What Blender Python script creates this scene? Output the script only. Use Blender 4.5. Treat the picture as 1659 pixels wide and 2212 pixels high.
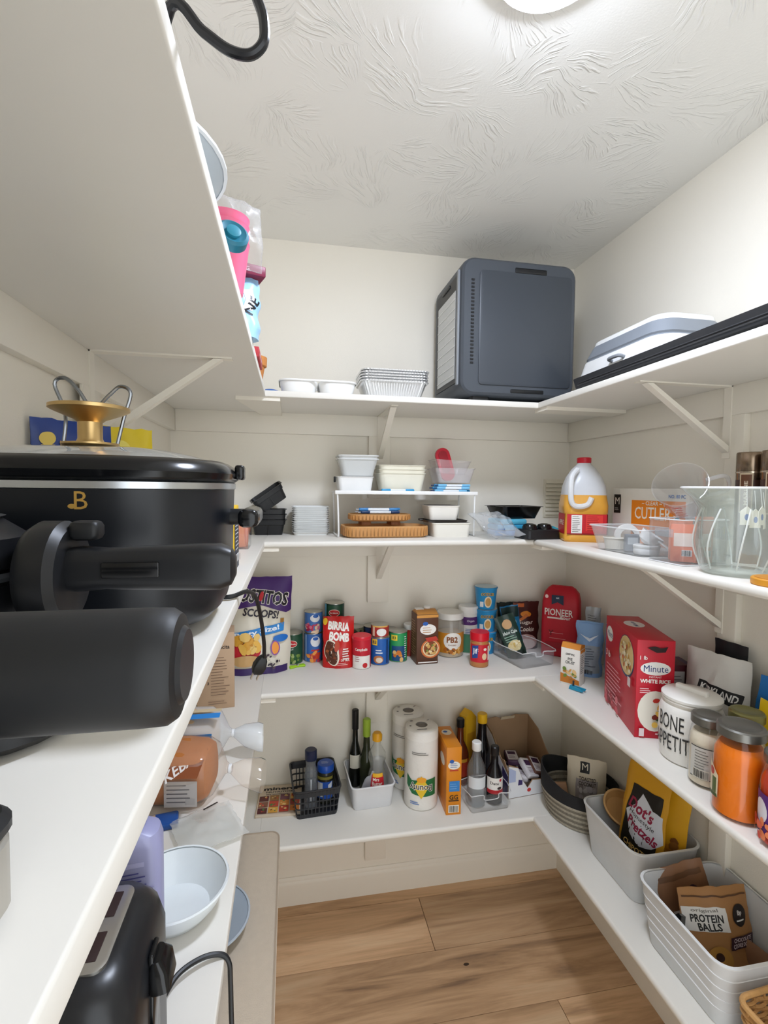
import bpy, bmesh, math, random
from mathutils import Matrix, Vector, Euler, noise
for o in list(bpy.data.objects): bpy.data.objects.remove(o)
S = bpy.context.scene
COL = S.collection
PI = math.pi
# ------------------------------------------------------------------ camera
cam = bpy.data.cameras.new('camera'); camo = bpy.data.objects.new('camera', cam); COL.objects.link(camo)
_r = Vector((0.98268798, -0.18496059, 0.01067255)); _u = Vector((-0.00176439, 0.0482603, 0.99883323)); _f = Vector((0.18525985, 0.98156025, -0.04709847))
camo.matrix_world = Matrix(((_r.x, _u.x, -_f.x, 0.4072), (_r.y, _u.y, -_f.y, -1.8331), (_r.z, _u.z, -_f.z, 1.5672), (0, 0, 0, 1)))
cam.sensor_fit = 'HORIZONTAL'; cam.sensor_width = 36.0; cam.lens = 1072.6 / 1659 * 36.0; cam.clip_start = 0.01
S.camera = camo
# ------------------------------------------------------------------ world: even light of the next room, comes in through the doorway
w = bpy.data.worlds.new('world'); S.world = w; w.use_nodes = True
bg = w.node_tree.nodes['Background']; bg.inputs[0].default_value = (0.93, 0.97, 1.0, 1); bg.inputs[1].default_value = 1.5
S.view_settings.view_transform = 'Standard'; S.view_settings.look = 'None'; S.view_settings.gamma = 1.0
S.view_settings.use_curve_mapping = False; S.view_settings.exposure = 0.77
LAMP_STRENGTH = 100.0
# ------------------------------------------------------------------ materials
def lin(h):
    if not isinstance(h, str): return tuple(h)[:3]
    h = h.lstrip('#'); c = [int(h[i:i+2], 16) / 255 for i in (0, 2, 4)]
    return tuple(x / 12.92 if x <= .04045 else ((x + .055) / 1.055) ** 2.4 for x in c)
_mc = {}
def M(h, rough=.5, metal=0., alpha=1., var=.04, vs=30., bump=0., bs=200., ior=1.45, sss=0., coat=0., trans=0.):
    key = (h, rough, metal, alpha, var, vs, bump, bs, sss, coat, trans)
    if key in _mc: return _mc[key]
    m = bpy.data.materials.new('mat_' + str(h).strip('#')); m.use_nodes = True
    nt = m.node_tree; b = nt.nodes['Principled BSDF']; c = lin(h)
    b.inputs['Roughness'].default_value = rough; b.inputs['Metallic'].default_value = metal
    b.inputs['IOR'].default_value = ior; b.inputs['Alpha'].default_value = alpha
    b.inputs['Coat Weight'].default_value = coat; b.inputs['Transmission Weight'].default_value = trans
    tc = nt.nodes.new('ShaderNodeTexCoord')
    n = nt.nodes.new('ShaderNodeTexNoise'); n.inputs['Scale'].default_value = vs; n.inputs['Detail'].default_value = 3
    nt.links.new(tc.outputs['Object'], n.inputs['Vector'])
    mx = nt.nodes.new('ShaderNodeMix'); mx.data_type = 'RGBA'
    nt.links.new(n.outputs[0], mx.inputs[0])
    mx.inputs[6].default_value = (*[x * (1 - var) for x in c], 1); mx.inputs[7].default_value = (*[min(1, x * (1 + var)) for x in c], 1)
    nt.links.new(mx.outputs[2], b.inputs['Base Color'])
    if bump:
        n2 = nt.nodes.new('ShaderNodeTexNoise'); n2.inputs['Scale'].default_value = bs; n2.inputs['Detail'].default_value = 2
        nt.links.new(tc.outputs['Object'], n2.inputs['Vector'])
        bp = nt.nodes.new('ShaderNodeBump'); bp.inputs['Strength'].default_value = bump; bp.inputs['Distance'].default_value = .002
        nt.links.new(n2.outputs[0], bp.inputs['Height']); nt.links.new(bp.outputs[0], b.inputs['Normal'])
    _mc[key] = m; return m
def CLEAR(h='#FFFFFF', milky=.06, rough=.05, gloss=1.0):
    """thin clear plastic or glass: transparent, a little milky, with a fresnel gloss"""
    key = ('clear', h, milky, rough, gloss)
    if key in _mc: return _mc[key]
    m = bpy.data.materials.new('clear_' + str(h).strip('#')); m.use_nodes = True; nt = m.node_tree
    nt.nodes.remove(nt.nodes['Principled BSDF']); out = nt.nodes['Material Output']; c = (*lin(h), 1)
    t = nt.nodes.new('ShaderNodeBsdfTransparent'); t.inputs[0].default_value = tuple(.25 * x + .75 for x in c[:3]) + (1,)
    d = nt.nodes.new('ShaderNodeBsdfDiffuse'); d.inputs[0].default_value = c
    g = nt.nodes.new('ShaderNodeBsdfGlossy'); g.inputs['Roughness'].default_value = rough
    m1 = nt.nodes.new('ShaderNodeMixShader'); m1.inputs[0].default_value = milky
    nt.links.new(t.outputs[0], m1.inputs[1]); nt.links.new(d.outputs[0], m1.inputs[2])
    fr = nt.nodes.new('ShaderNodeFresnel')
    ge = nt.nodes.new('ShaderNodeNewGeometry'); e = nt.nodes.new('ShaderNodeMath'); e.operation = 'MULTIPLY_ADD'; e.inputs[1].default_value = -2; e.inputs[2].default_value = 1
    pw = nt.nodes.new('ShaderNodeMath'); pw.operation = 'POWER'; pw.inputs[0].default_value = 1.0 + .5 * gloss   # same air-to-plastic fresnel on both sides of a thin wall
    nt.links.new(ge.outputs['Backfacing'], e.inputs[0]); nt.links.new(e.outputs[0], pw.inputs[1]); nt.links.new(pw.outputs[0], fr.inputs[0])
    m2 = nt.nodes.new('ShaderNodeMixShader'); nt.links.new(fr.outputs[0], m2.inputs[0])
    nt.links.new(m1.outputs[0], m2.inputs[1]); nt.links.new(g.outputs[0], m2.inputs[2]); nt.links.new(m2.outputs[0], out.inputs[0])
    _mc[key] = m; return m
def EMIT(h, s):
    m = bpy.data.materials.new('lamp_glow'); m.use_nodes = True; nt = m.node_tree
    b = nt.nodes['Principled BSDF']; b.inputs['Base Color'].default_value = (.8, .8, .8, 1)
    b.inputs['Emission Color'].default_value = (*lin(h), 1); b.inputs['Emission Strength'].default_value = s
    return m
def nodes_mat(name, rough=.5):
    m = bpy.data.materials.new(name); m.use_nodes = True; nt = m.node_tree
    b = nt.nodes['Principled BSDF']; b.inputs['Roughness'].default_value = rough
    return m, nt, b
# ------------------------------------------------------------------ mesh building
def rr(hx, hy, r, z, n=5, ox=0, oy=0):
    """rounded rectangle loop, counter-clockwise seen from above"""
    r = max(min(r, hx, hy), 1e-4); p = []
    for cx, cy, a0 in ((hx - r, hy - r, 0), (-hx + r, hy - r, 90), (-hx + r, -hy + r, 180), (hx - r, -hy + r, 270)):
        for i in range(n + 1):
            a = math.radians(a0 + 90 * i / n); p.append((ox + cx + r * math.cos(a), oy + cy + r * math.sin(a), z))
    return p
def el(a, b, z, n=32, ox=0, oy=0):
    return [(ox + a * math.cos(2 * PI * i / n), oy + b * math.sin(2 * PI * i / n), z) for i in range(n)]
class G:
    def __init__(s): s.v = []; s.f = []; s.m = []; s.mats = []
    def mi(s, m):
        if m not in s.mats: s.mats.append(m)
        return s.mats.index(m)
    def loft(s, loops, m=0, c0=True, c1=True, closed=True):
        b = len(s.v); n = len(loops[0])
        for L in loops: s.v += [tuple(p) for p in L]
        for k in range(len(loops) - 1):
            for i in range(n if closed else n - 1):
                j = (i + 1) % n; s.f.append((b + k*n + i, b + k*n + j, b + (k+1)*n + j, b + (k+1)*n + i)); s.m.append(m)
        if c0: s.f.append(tuple(b + n - 1 - i for i in range(n))); s.m.append(m)
        if c1: s.f.append(tuple(b + (len(loops)-1)*n + i for i in range(n))); s.m.append(m)
        return s
    def lathe(s, prof, n=28, m=0, ox=0, oy=0, c0=True, c1=True):
        return s.loft([[(ox + max(r, 1e-4) * math.cos(2*PI*i/n), oy + max(r, 1e-4) * math.sin(2*PI*i/n), z) for i in range(n)] for r, z in prof], m, c0, c1)
    def box(s, x0, x1, y0, y1, z0, z1, r=0., m=0):
        if x0 > x1: x0, x1 = x1, x0
        if y0 > y1: y0, y1 = y1, y0
        if z0 > z1: z0, z1 = z1, z0
        hx, hy = (x1-x0)/2, (y1-y0)/2; ox, oy = (x0+x1)/2, (y0+y1)/2
        if r <= 0:
            L = lambda z: [(x1, y1, z), (x0, y1, z), (x0, y0, z), (x1, y0, z)]
            return s.loft([L(z0), L(z1)], m)
        q = r * .3
        return s.loft([rr(hx-r, hy-r, .0005, z0, 3, ox, oy), rr(hx-q, hy-q, r, z0+q, 3, ox, oy), rr(hx, hy, r, z0+r, 3, ox, oy),
                       rr(hx, hy, r, z1-r, 3, ox, oy), rr(hx-q, hy-q, r, z1-q, 3, ox, oy), rr(hx-r, hy-r, .0005, z1, 3, ox, oy)], m)
    def rbox(s, hx, hy, r, z0, z1, e=.003, m=0, ox=0, oy=0, n=5):
        """upright rounded block with eased top and bottom edges"""
        return s.loft([rr(hx-e, hy-e, r-e if r > e else r, z0, n, ox, oy), rr(hx, hy, r, z0+e, n, ox, oy), rr(hx, hy, r, z1-e, n, ox, oy), rr(hx-e, hy-e, r-e if r > e else r, z1, n, ox, oy)], m)
    def shell(s, secs, t, m=0, bottom=None, n=5, ell=False, lip=0):
        """open container: secs = [(z,hx,hy,r)...] outside from the bottom up, wall thickness t"""
        mk = (lambda hx, hy, r, z: el(hx, hy, z, 36)) if ell else (lambda hx, hy, r, z: rr(hx, hy, r, z, n))
        out = [mk(hx, hy, r, z) for z, hx, hy, r in secs]
        z, hx, hy, r = secs[-1]
        if lip: out += [mk(hx+lip, hy+lip, r+lip, z), mk(hx+lip, hy+lip, r+lip, z+t)]
        inn = [mk(hx-t, hy-t, max(r-t, .001), z + (t if lip else 0)) for z, hx, hy, r in secs[:0:-1]]
        z, hx, hy, r = secs[0]
        inn += [mk(hx-t, hy-t, max(r-t, .001), (bottom if bottom is not None else z + t))]
        return s.loft(out + inn, m)
    def tube(s, pts, r, n=8, m=0, caps=True, rr_=None):
        pts = [Vector(p) for p in pts]; loops = []; up = None
        for i, p in enumerate(pts):
            t = (pts[min(i+1, len(pts)-1)] - pts[max(i-1, 0)]).normalized()
            if up is None:
                up = Vector((0, 0, 1)) if abs(t.z) < .9 else Vector((1, 0, 0))
            a = (up - t * up.dot(t)).normalized(); up = a; b = t.cross(a); q = rr_[i] if rr_ else r
            loops.append([p + (a * math.cos(2*PI*k/n) + b * math.sin(2*PI*k/n)) * q for k in range(n)])
        return s.loft(loops, m, caps, caps)
    def poly(s, pts, m=0):
        b = len(s.v); s.v += [tuple(p) for p in pts]; s.f.append(tuple(range(b, b+len(pts)))); s.m.append(m); return s
    def prism(s, pts2, d0, d1, axis='y', m=0):
        mk = {'y': lambda p, d: (p[0], d, p[1]), 'x': lambda p, d: (d, p[0], p[1]), 'z': lambda p, d: (p[0], p[1], d)}[axis]
        return s.loft([[mk(p, d0) for p in pts2], [mk(p, d1) for p in pts2]], m)
    def xf(s, mat, start=0):
        for i in range(start, len(s.v)): s.v[i] = tuple(mat @ Vector(s.v[i]))
        return s
    def build(s, name, mats, parent=None, loc=(0, 0, 0), rot=(0, 0, 0), sharp=35, kind=None):
        me = bpy.data.meshes.new(name); me.from_pydata(s.v, [], s.f)
        for m in (mats if isinstance(mats, (list, tuple)) else [mats]): me.materials.append(m)
        if any(s.m): me.polygons.foreach_set('material_index', s.m)
        bm = bmesh.new(); bm.from_mesh(me); bmesh.ops.recalc_face_normals(bm, faces=bm.faces); bm.to_mesh(me); bm.free()
        me.polygons.foreach_set('use_smooth', [True] * len(me.polygons)); me.set_sharp_from_angle(angle=math.radians(sharp)); me.update()
        return place(name, me, parent, loc, rot, kind)
def place(name, me, parent=None, loc=(0, 0, 0), rot=(0, 0, 0), kind=None):
    o = bpy.data.objects.new(name, me); COL.objects.link(o); o.location = loc; o.rotation_euler = rot
    if parent: o.parent = parent
    if kind: o['kind'] = kind
    return o
def T(name, label, cat, loc=(0, 0, 0), rz=0., group=None, rot=None):
    o = bpy.data.objects.new(name, None); COL.objects.link(o); o.empty_display_size = .03
    o.location = loc; o.rotation_euler = rot if rot else (0, 0, math.radians(rz))
    return tag(o, label, cat, group)
def tag(o, label, cat, group=None):
    o['label'] = label; o['category'] = cat
    if group: o['group'] = group
    return o
def copytree(o, parent=None):
    c = o.copy(); COL.objects.link(c)
    if parent: c.parent = parent
    for ch in list(o.children):
        copytree(ch, c)
    return c
# ------------------------------------------------------------------ printing on surfaces
_tc = {}
def textmesh(s, bold):
    k = (s, bold)
    if k in _tc: return _tc[k]
    cu = bpy.data.curves.new('t', 'FONT'); cu.body = s; cu.size = 1; cu.offset = bold; cu.resolution_u = 2; cu.align_x = 'CENTER'
    ob = bpy.data.objects.new('t', cu); COL.objects.link(ob); bpy.context.view_layer.update()
    me = bpy.data.meshes.new_from_object(ob.evaluated_get(bpy.context.evaluated_depsgraph_get()))
    v = [(p.co.x, p.co.y) for p in me.vertices]; f = [tuple(q.vertices) for q in me.polygons]
    bpy.data.objects.remove(ob); bpy.data.curves.remove(cu); bpy.data.meshes.remove(me)
    xs = [p[0] for p in v] or [0]; ys = [p[1] for p in v] or [0]
    x0, x1, y0, y1 = min(xs), max(xs), min(ys), max(ys); hh = max(y1 - y0, .1)
    v = [((p[0] - (x0+x1)/2) / hh, (p[1] - (y0+y1)/2) / hh) for p in v]
    _tc[k] = (v, f, (x1-x0)/hh); return _tc[k]
def flat(o, U, V):
    o, U, V = Vector(o), Vector(U).normalized(), Vector(V).normalized(); N = U.cross(V)
    return lambda u, v, d: o + U*u + V*v + N*d
def front(y, x=0, z=0): return flat((x, y, z), (1, 0, 0), (0, 0, 1))       # seen from -y
def sideL(x, y=0, z=0): return flat((x, y, z), (0, -1, 0), (0, 0, 1))      # seen from -x
def sideR(x, y=0, z=0): return flat((x, y, z), (0, 1, 0), (0, 0, 1))       # seen from +x
def topf(z, x=0, y=0): return flat((x, y, z), (1, 0, 0), (0, 1, 0))
def cyl(r, phi=-90., z=0., x=0., y=0.):
    rf = r if callable(r) else (lambda v: r)
    def mp(u, v, d):
        q = rf(v) + d; a = math.radians(phi) + u / rf(v); return Vector((x + q*math.cos(a), y + q*math.sin(a), z + v))
    mp.curved = True; return mp
class D:
    """flat print: shapes in metres on a surface, joined into one printed part"""
    def __init__(s, mp, maxlen=None):
        s.mp = mp; s.g = G(); s.k = 0; s.ml = maxlen or (.006 if getattr(mp, 'curved', False) else None)
    def add(s, v2, faces, col, rough=.45, metal=0., d=None):
        m = s.g.mi(M(col, rough, metal, var=.02)); s.k += 1; d = d if d is not None else (.0004 + s.k * .00022 if s.ml and s.ml > .007 else .00025 + s.k * .00012)
        if s.ml:
            bm = bmesh.new(); vs = [bm.verts.new((x, y, 0)) for x, y in v2]
            for f in faces:
                try: bm.faces.new([vs[i] for i in f])
                except ValueError: pass
            bmesh.ops.triangulate(bm, faces=bm.faces)
            for _ in range(5):
                es = [e for e in bm.edges if e.calc_length() > s.ml]
                if not es: break
                bmesh.ops.subdivide_edges(bm, edges=es, cuts=1, use_grid_fill=False); bmesh.ops.triangulate(bm, faces=[f for f in bm.faces if len(f.verts) > 3])
            bm.verts.index_update(); v2 = [(q.co.x, q.co.y) for q in bm.verts]; faces = [tuple(q.index for q in f.verts) for f in bm.faces]; bm.free()
        b = len(s.g.v); s.g.v += [tuple(s.mp(x, y, d)) for x, y in v2]
        for f in faces: s.g.f.append(tuple(b + i for i in f)); s.g.m.append(m)
        return s
    def rect(s, x, y, w, h, col, rot=0, **k):
        c, q = math.cos(math.radians(rot)), math.sin(math.radians(rot))
        return s.add([(x + a*w/2*c - b*h/2*q, y + a*w/2*q + b*h/2*c) for a, b in ((-1, -1), (1, -1), (1, 1), (-1, 1))], [(0, 1, 2, 3)], col, **k)
    def ell(s, x, y, a, b, col, n=20, rot=0, **k):
        c, q = math.cos(math.radians(rot)), math.sin(math.radians(rot))
        p = [(a*math.cos(2*PI*i/n), b*math.sin(2*PI*i/n)) for i in range(n)]
        return s.add([(x + u*c - v*q, y + u*q + v*c) for u, v in p], [tuple(range(n))], col, **k)
    def poly(s, pts, col, **k): return s.add(pts, [tuple(range(len(pts)))], col, **k)
    def blobs(s, x, y, w, h, cols, n, size, seed=1):
        r = random.Random(seed)
        for i in range(n):
            s.ell(x + r.uniform(-w, w)/2, y + r.uniform(-h, h)/2, size*r.uniform(.6, 1.3), size*r.uniform(.4, 1), r.choice(cols), 8, r.uniform(0, 180))
        return s
    def text(s, t, x, y, h, col, w=None, bold=.02, rot=0, arc=0., **k):
        v, f, wd = textmesh(t, bold); sx = (w / wd) if w else h
        c, q = math.cos(math.radians(rot)), math.sin(math.radians(rot)); p = []
        for a, b in v:
            a, b = a*sx, b*h + arc * (a*sx) ** 2
            p.append((x + a*c - b*q, y + a*q + b*c))
        return s.add(p, f, col, **k)
    def lines(s, x, y, w, n, pitch, th, col, seed=3, **k):
        r = random.Random(seed)
        for i in range(n):
            ww = w * r.uniform(.6, 1); s.rect(x - (w-ww)/2, y - i*pitch, ww, th, col, **k)
        return s
    def bars(s, x, y, w, h, col='#111111', seed=5):
        r = random.Random(seed); u = -w/2
        while u < w/2:
            q = r.choice((.0004, .0008, .0012)); s.rect(x + u, y, q, h, col); u += q + r.choice((.0006, .001))
        return s
    def build(s, parent, name='label_print'):
        return s.g.build(name, s.g.mats, parent)
def bagmesh(w, h, t, stand=True, n=16, m=20, wr=.12, seed=0, topw=1., lean=0., sway=0.):
    """soft pouch, front at -y, sealed at the top (and bottom unless it stands). returns (G, mapper)"""
    sd = seed * 7.3
    def dep(u, v):
        e = max(0., 1 - abs(u) ** 2.6) ** .75
        if stand: q = (1 - max(0, v) ** 2.2) ** .8 if v < 1 else 0
        else: q = max(0., 1 - abs(2*v - 1) ** 2.8) ** .8
        wv = 1 + wr * (noise.noise(Vector((u*2.3 + sd, v*3.1, sd))) + .5 * noise.noise(Vector((u*6 + sd, v*7, sd + 3))))
        return t / 2 * e * q * wv + .0008
    def pos(u, v, side, d=0.):
        ww = w / 2 * (1 + (topw - 1) * v) * (1 - (0 if not stand else .04 * (1 - v)))
        jag = .006 * noise.noise(Vector((v * 5 + sd, side * 0, 1)))
        y = side * (dep(u, v) + d) + lean * v + .006 * noise.noise(Vector((u*1.5 + sd, v*2, 5)))
        return Vector((ww * u + jag + sway * v * v, y, h * v + .003 * noise.noise(Vector((u*4, sd, 2))) * v))
    g = G()
    for side in (-1, 1):
        b = len(g.v)
        for j in range(m + 1):
            for i in range(n + 1): g.v.append(tuple(pos(2*i/n - 1, j/m, side)))
        for j in range(m):
            for i in range(n):
                a = b + j*(n+1) + i; g.f.append((a, a+1, a+n+2, a+n+1)); g.m.append(0)
    N = (n+1)*(m+1)
    for j in range(m):
        for i in (0, n):
            a = j*(n+1)+i; g.f.append((a, a+n+1, N+a+n+1, N+a)); g.m.append(0)
    for i in range(n):
        for j in (0, m):
            a = j*(n+1)+i; g.f.append((a, a+1, N+a+1, N+a)); g.m.append(0)
    def mp(x, z, d):
        v = min(1, max(0, z / h)); return pos(max(-1, min(1, x / (w / 2 * (1 + (topw-1)*v)))), v, -1, d + .0006)
    mp.curved = True
    return g, mp
NTH = ['first', 'second', 'third', 'fourth', 'fifth', 'sixth', 'seventh', 'eighth', 'ninth', 'tenth', 'eleventh', 'twelfth', 'thirteenth']
def smooth(pts, k=6):
    """Catmull-Rom through points"""
    P = [Vector(p) for p in pts]; P = [2*P[0]-P[1]] + P + [2*P[-1]-P[-2]]; out = []
    for i in range(1, len(P)-2):
        for j in range(k):
            t = j / k; a, b, c, d = P[i-1:i+3]
            out.append(.5*((2*b) + (c-a)*t + (2*a-5*b+4*c-d)*t*t + (3*b-a-3*c+d)*t*t*t))
    out.append(P[-2]); return out
# ------------------------------------------------------------------ the room
W, H, YF = 1.508, 2.44, -2.02          # width, ceiling height, front wall (door side)
Z1, Z2, Z3, Z4 = 1.8515, 1.4057, .9461, .4622
TH = .019
def struct(o): o['kind'] = 'structure'; return o
WALL = M('#F4EEE1', .55, var=.012, vs=3, bump=.15, bs=350)
TRIM = M('#F2ECDF', .42, var=.012, vs=4)
SHELF = M('#E8E4DB', .4, var=.012, vs=5)
def ceiling_mat():
    m, nt, b = nodes_mat('textured_ceiling', .6); b.inputs['Base Color'].default_value = (*lin('#F2F0EA'), 1)
    N = nt.nodes.new; L = nt.links.new
    tc = N('ShaderNodeTexCoord'); wn = N('ShaderNodeTexNoise'); wn.inputs['Scale'].default_value = 6; L(tc.outputs['Object'], wn.inputs['Vector'])
    wa = N('ShaderNodeVectorMath'); wa.operation = 'MULTIPLY_ADD'; wa.inputs[1].default_value = (.10, .10, 0); L(wn.outputs['Color'], wa.inputs[0]); L(tc.outputs['Object'], wa.inputs[2])
    vo = N('ShaderNodeTexVoronoi'); vo.voronoi_dimensions = '2D'; vo.inputs['Scale'].default_value = 6.5; L(wa.outputs[0], vo.inputs['Vector'])
    sub = N('ShaderNodeVectorMath'); sub.operation = 'SUBTRACT'; L(wa.outputs[0], sub.inputs[0]); L(vo.outputs['Position'], sub.inputs[1])
    sp = N('ShaderNodeSeparateXYZ'); L(sub.outputs[0], sp.inputs[0])
    at = N('ShaderNodeMath'); at.operation = 'ARCTAN2'; L(sp.outputs[1], at.inputs[0]); L(sp.outputs[0], at.inputs[1])
    cs = N('ShaderNodeSeparateColor'); L(vo.outputs['Color'], cs.inputs[0])
    ka = N('ShaderNodeMath'); ka.operation = 'MULTIPLY'; ka.inputs[1].default_value = 6.28; L(cs.outputs[0], ka.inputs[0])
    kb = N('ShaderNodeMath'); kb.operation = 'MULTIPLY_ADD'; kb.inputs[1].default_value = .45; L(sp.outputs[0], kb.inputs[0]); L(ka.outputs[0], kb.inputs[2])
    ro = N('ShaderNodeVectorRotate'); ro.rotation_type = 'Z_AXIS'; L(sub.outputs[0], ro.inputs['Vector']); L(kb.outputs[0], ro.inputs['Angle'])
    fan = N('ShaderNodeSeparateXYZ'); L(ro.outputs[0], fan.inputs[0])
    f1 = N('ShaderNodeMath'); f1.operation = 'ADD'; f1.inputs[1].default_value = .13; L(fan.outputs[0], f1.inputs[0])
    f2 = N('ShaderNodeMath'); f2.operation = 'DIVIDE'; L(fan.outputs[1], f2.inputs[0]); L(f1.outputs[0], f2.inputs[1])
    cb = N('ShaderNodeCombineXYZ'); m1 = N('ShaderNodeMath'); m1.operation = 'MULTIPLY'; m1.inputs[1].default_value = 12; L(fan.outputs[0], m1.inputs[0]); L(m1.outputs[0], cb.inputs[0])
    m2 = N('ShaderNodeMath'); m2.operation = 'MULTIPLY'; m2.inputs[1].default_value = 14; L(f2.outputs[0], m2.inputs[0]); L(m2.outputs[0], cb.inputs[1]); L(ka.outputs[0], cb.inputs[2])
    n = N('ShaderNodeTexNoise'); n.inputs['Scale'].default_value = 1.3; n.inputs['Detail'].default_value = 2.5; n.inputs['Roughness'].default_value = .5; L(cb.outputs[0], n.inputs['Vector'])
    rp0 = N('ShaderNodeMapRange'); rp0.interpolation_type = 'SMOOTHSTEP'; rp0.inputs[1].default_value = .5; rp0.inputs[2].default_value = .66; L(n.outputs[0], rp0.inputs[0])
    vd = N('ShaderNodeMapRange'); vd.interpolation_type = 'SMOOTHSTEP'; vd.inputs[1].default_value = .62; vd.inputs[2].default_value = .30; L(vo.outputs['Distance'], vd.inputs[0])
    rp = N('ShaderNodeMath'); rp.operation = 'MULTIPLY'; L(rp0.outputs[0], rp.inputs[0]); L(vd.outputs[0], rp.inputs[1])
    n3 = N('ShaderNodeTexNoise'); n3.inputs['Scale'].default_value = 5; L(tc.outputs['Object'], n3.inputs['Vector'])
    r3 = N('ShaderNodeMapRange'); r3.inputs[1].default_value = .33; r3.inputs[2].default_value = .52; L(n3.outputs[0], r3.inputs[0])
    mu = N('ShaderNodeMath'); mu.operation = 'MULTIPLY'; L(rp.outputs[0], mu.inputs[0]); L(r3.outputs[0], mu.inputs[1])
    n2 = N('ShaderNodeTexNoise'); n2.inputs['Scale'].default_value = 260; L(tc.outputs['Object'], n2.inputs['Vector'])
    ad = N('ShaderNodeMath'); ad.operation = 'MULTIPLY_ADD'; ad.inputs[1].default_value = .12; L(n2.outputs[0], ad.inputs[0]); L(mu.outputs[0], ad.inputs[2])
    bp = N('ShaderNodeBump'); bp.inputs['Strength'].default_value = .6; bp.inputs['Distance'].default_value = .003; L(ad.outputs[0], bp.inputs['Height']); L(bp.outputs[0], b.inputs['Normal'])
    return m
def wood_mat():
    m, nt, b = nodes_mat('plank_wood', .42); N = nt.nodes.new; L = nt.links.new
    tc = N('ShaderNodeTexCoord'); oi = N('ShaderNodeObjectInfo'); mp = N('ShaderNodeMapping'); mp.inputs['Scale'].default_value = (1.6, 15, 15)
    cb = N('ShaderNodeCombineXYZ'); k = N('ShaderNodeMath'); k.operation = 'MULTIPLY'; k.inputs[1].default_value = 40; L(oi.outputs['Random'], k.inputs[0])
    L(k.outputs[0], cb.inputs[0]); L(k.outputs[0], cb.inputs[1]); ad = N('ShaderNodeVectorMath'); L(tc.outputs['Object'], ad.inputs[0]); L(cb.outputs[0], ad.inputs[1]); L(ad.outputs[0], mp.inputs['Vector'])
    n = N('ShaderNodeTexNoise'); n.inputs['Scale'].default_value = 1; n.inputs['Detail'].default_value = 6; n.inputs['Roughness'].default_value = .6; n.inputs['Distortion'].default_value = .6; L(mp.outputs[0], n.inputs['Vector'])
    cr = N('ShaderNodeValToRGB'); L(n.outputs[0], cr.inputs[0]); e = cr.color_ramp.elements
    e[0].position = .28; e[0].color = (*lin('#846751'), 1); e[1].position = .72; e[1].color = (*lin('#EBCBA3'), 1)
    q = e.new(.4); q.color = (*lin('#BE9872'), 1); q = e.new(.52); q.color = (*lin('#DBB38A'), 1)
    mp2 = N('ShaderNodeMapping'); mp2.inputs['Scale'].default_value = (6, 150, 10); L(ad.outputs[0], mp2.inputs['Vector'])
    n2 = N('ShaderNodeTexNoise'); n2.inputs['Scale'].default_value = 1; n2.inputs['Detail'].default_value = 3; L(mp2.outputs[0], n2.inputs['Vector'])
    mx = N('ShaderNodeMix'); mx.data_type = 'RGBA'; mx.blend_type = 'MULTIPLY'; mx.inputs[0].default_value = .5; L(cr.outputs[0], mx.inputs[6])
    r2 = N('ShaderNodeMapRange'); r2.inputs[3].default_value = .65; r2.inputs[4].default_value = 1.15; L(n2.outputs[0], r2.inputs[0]); L(r2.outputs[0], mx.inputs[7])
    hs = N('ShaderNodeHueSaturation'); r4 = N('ShaderNodeMapRange'); r4.inputs[3].default_value = .78; r4.inputs[4].default_value = 1.12; L(oi.outputs['Random'], r4.inputs[0]); L(r4.outputs[0], hs.inputs['Value']); L(mx.outputs[2], hs.inputs['Color'])
    L(hs.outputs[0], b.inputs['Base Color'])
    bp = N('ShaderNodeBump'); bp.inputs['Strength'].default_value = .12; bp.inputs['Distance'].default_value = .001; L(n2.outputs[0], bp.inputs['Height']); L(bp.outputs[0], b.inputs['Normal'])
    return m
fl = struct(G().box(-.1, W+.1, YF-.1, .1, -.12, -.008).build('floor', M('#3A2C22', .8)))
WOOD = wood_mat(); KNOT = M('#3B2A1E', .5)
random.seed(4)
rows = [(.1, -.058, (.30, 1.5)), (-.058, -.279, (.894,)), (-.279, -.502, (-.3, 1.55)), (-.502, -.724, (1.219, .05)), (-.724, -.946, (.62,)), (-.946, -1.168, (1.05,)), (-1.168, -1.39, (.4,)), (-1.39, -1.612, (.9,)), (-1.612, -1.834, (.25, 1.3)), (-1.834, -2.1, (.7,))]
for y1, y0, js in rows:
    xs = sorted([-.05] + [j for j in js if -.04 < j < W+.04] + [W+.05])
    for a, b in zip(xs, xs[1:]):
        y_hi = min(y1, .0)
        pl = G().box(-(b-a)/2+.0008, (b-a)/2-.0008, -(y_hi-y0)/2+.0008, (y_hi-y0)/2-.0008, -.008, 0, .0012).build('plank', WOOD, fl, ((a+b)/2, (y0+y_hi)/2, 0))
        if abs(y1+.279) < .01:
            G().lathe([(.006, -.0005), (.0065, .0003), (.001, .0006)], 12).xf(Matrix.Diagonal((1.5, .8, 1, 1))).build('knot', KNOT, pl, (.981-(a+b)/2, -.345-(y0+y_hi)/2, 0))
struct(G().box(-.12, W+.12, 0, .1, -.12, H+.1).build('wall_back', WALL))
struct(G().box(-.12, 0, YF-.1, 0, -.12, H+.1).build('wall_left', WALL))
struct(G().box(W, W+.12, YF-.1, 0, -.12, H+.1).build('wall_right', WALL))
wf = struct(G().box(-.12, .36, YF-.1, YF, 0, H).box(1.20, W+.12, YF-.1, YF, 0, H).box(.36, 1.20, YF-.1, YF, 2.06, H).build('wall_front', WALL))
struct(G().box(.30, .36, YF, YF+.015, 0, 2.12).box(1.20, 1.26, YF, YF+.015, 0, 2.12).box(.36, 1.20, YF, YF+.015, 2.06, 2.12).build('trim_1', TRIM))
struct(G().box(-.12, W+.12, YF-.1, .1, H, H+.1).build('ceiling', ceiling_mat()))
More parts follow.
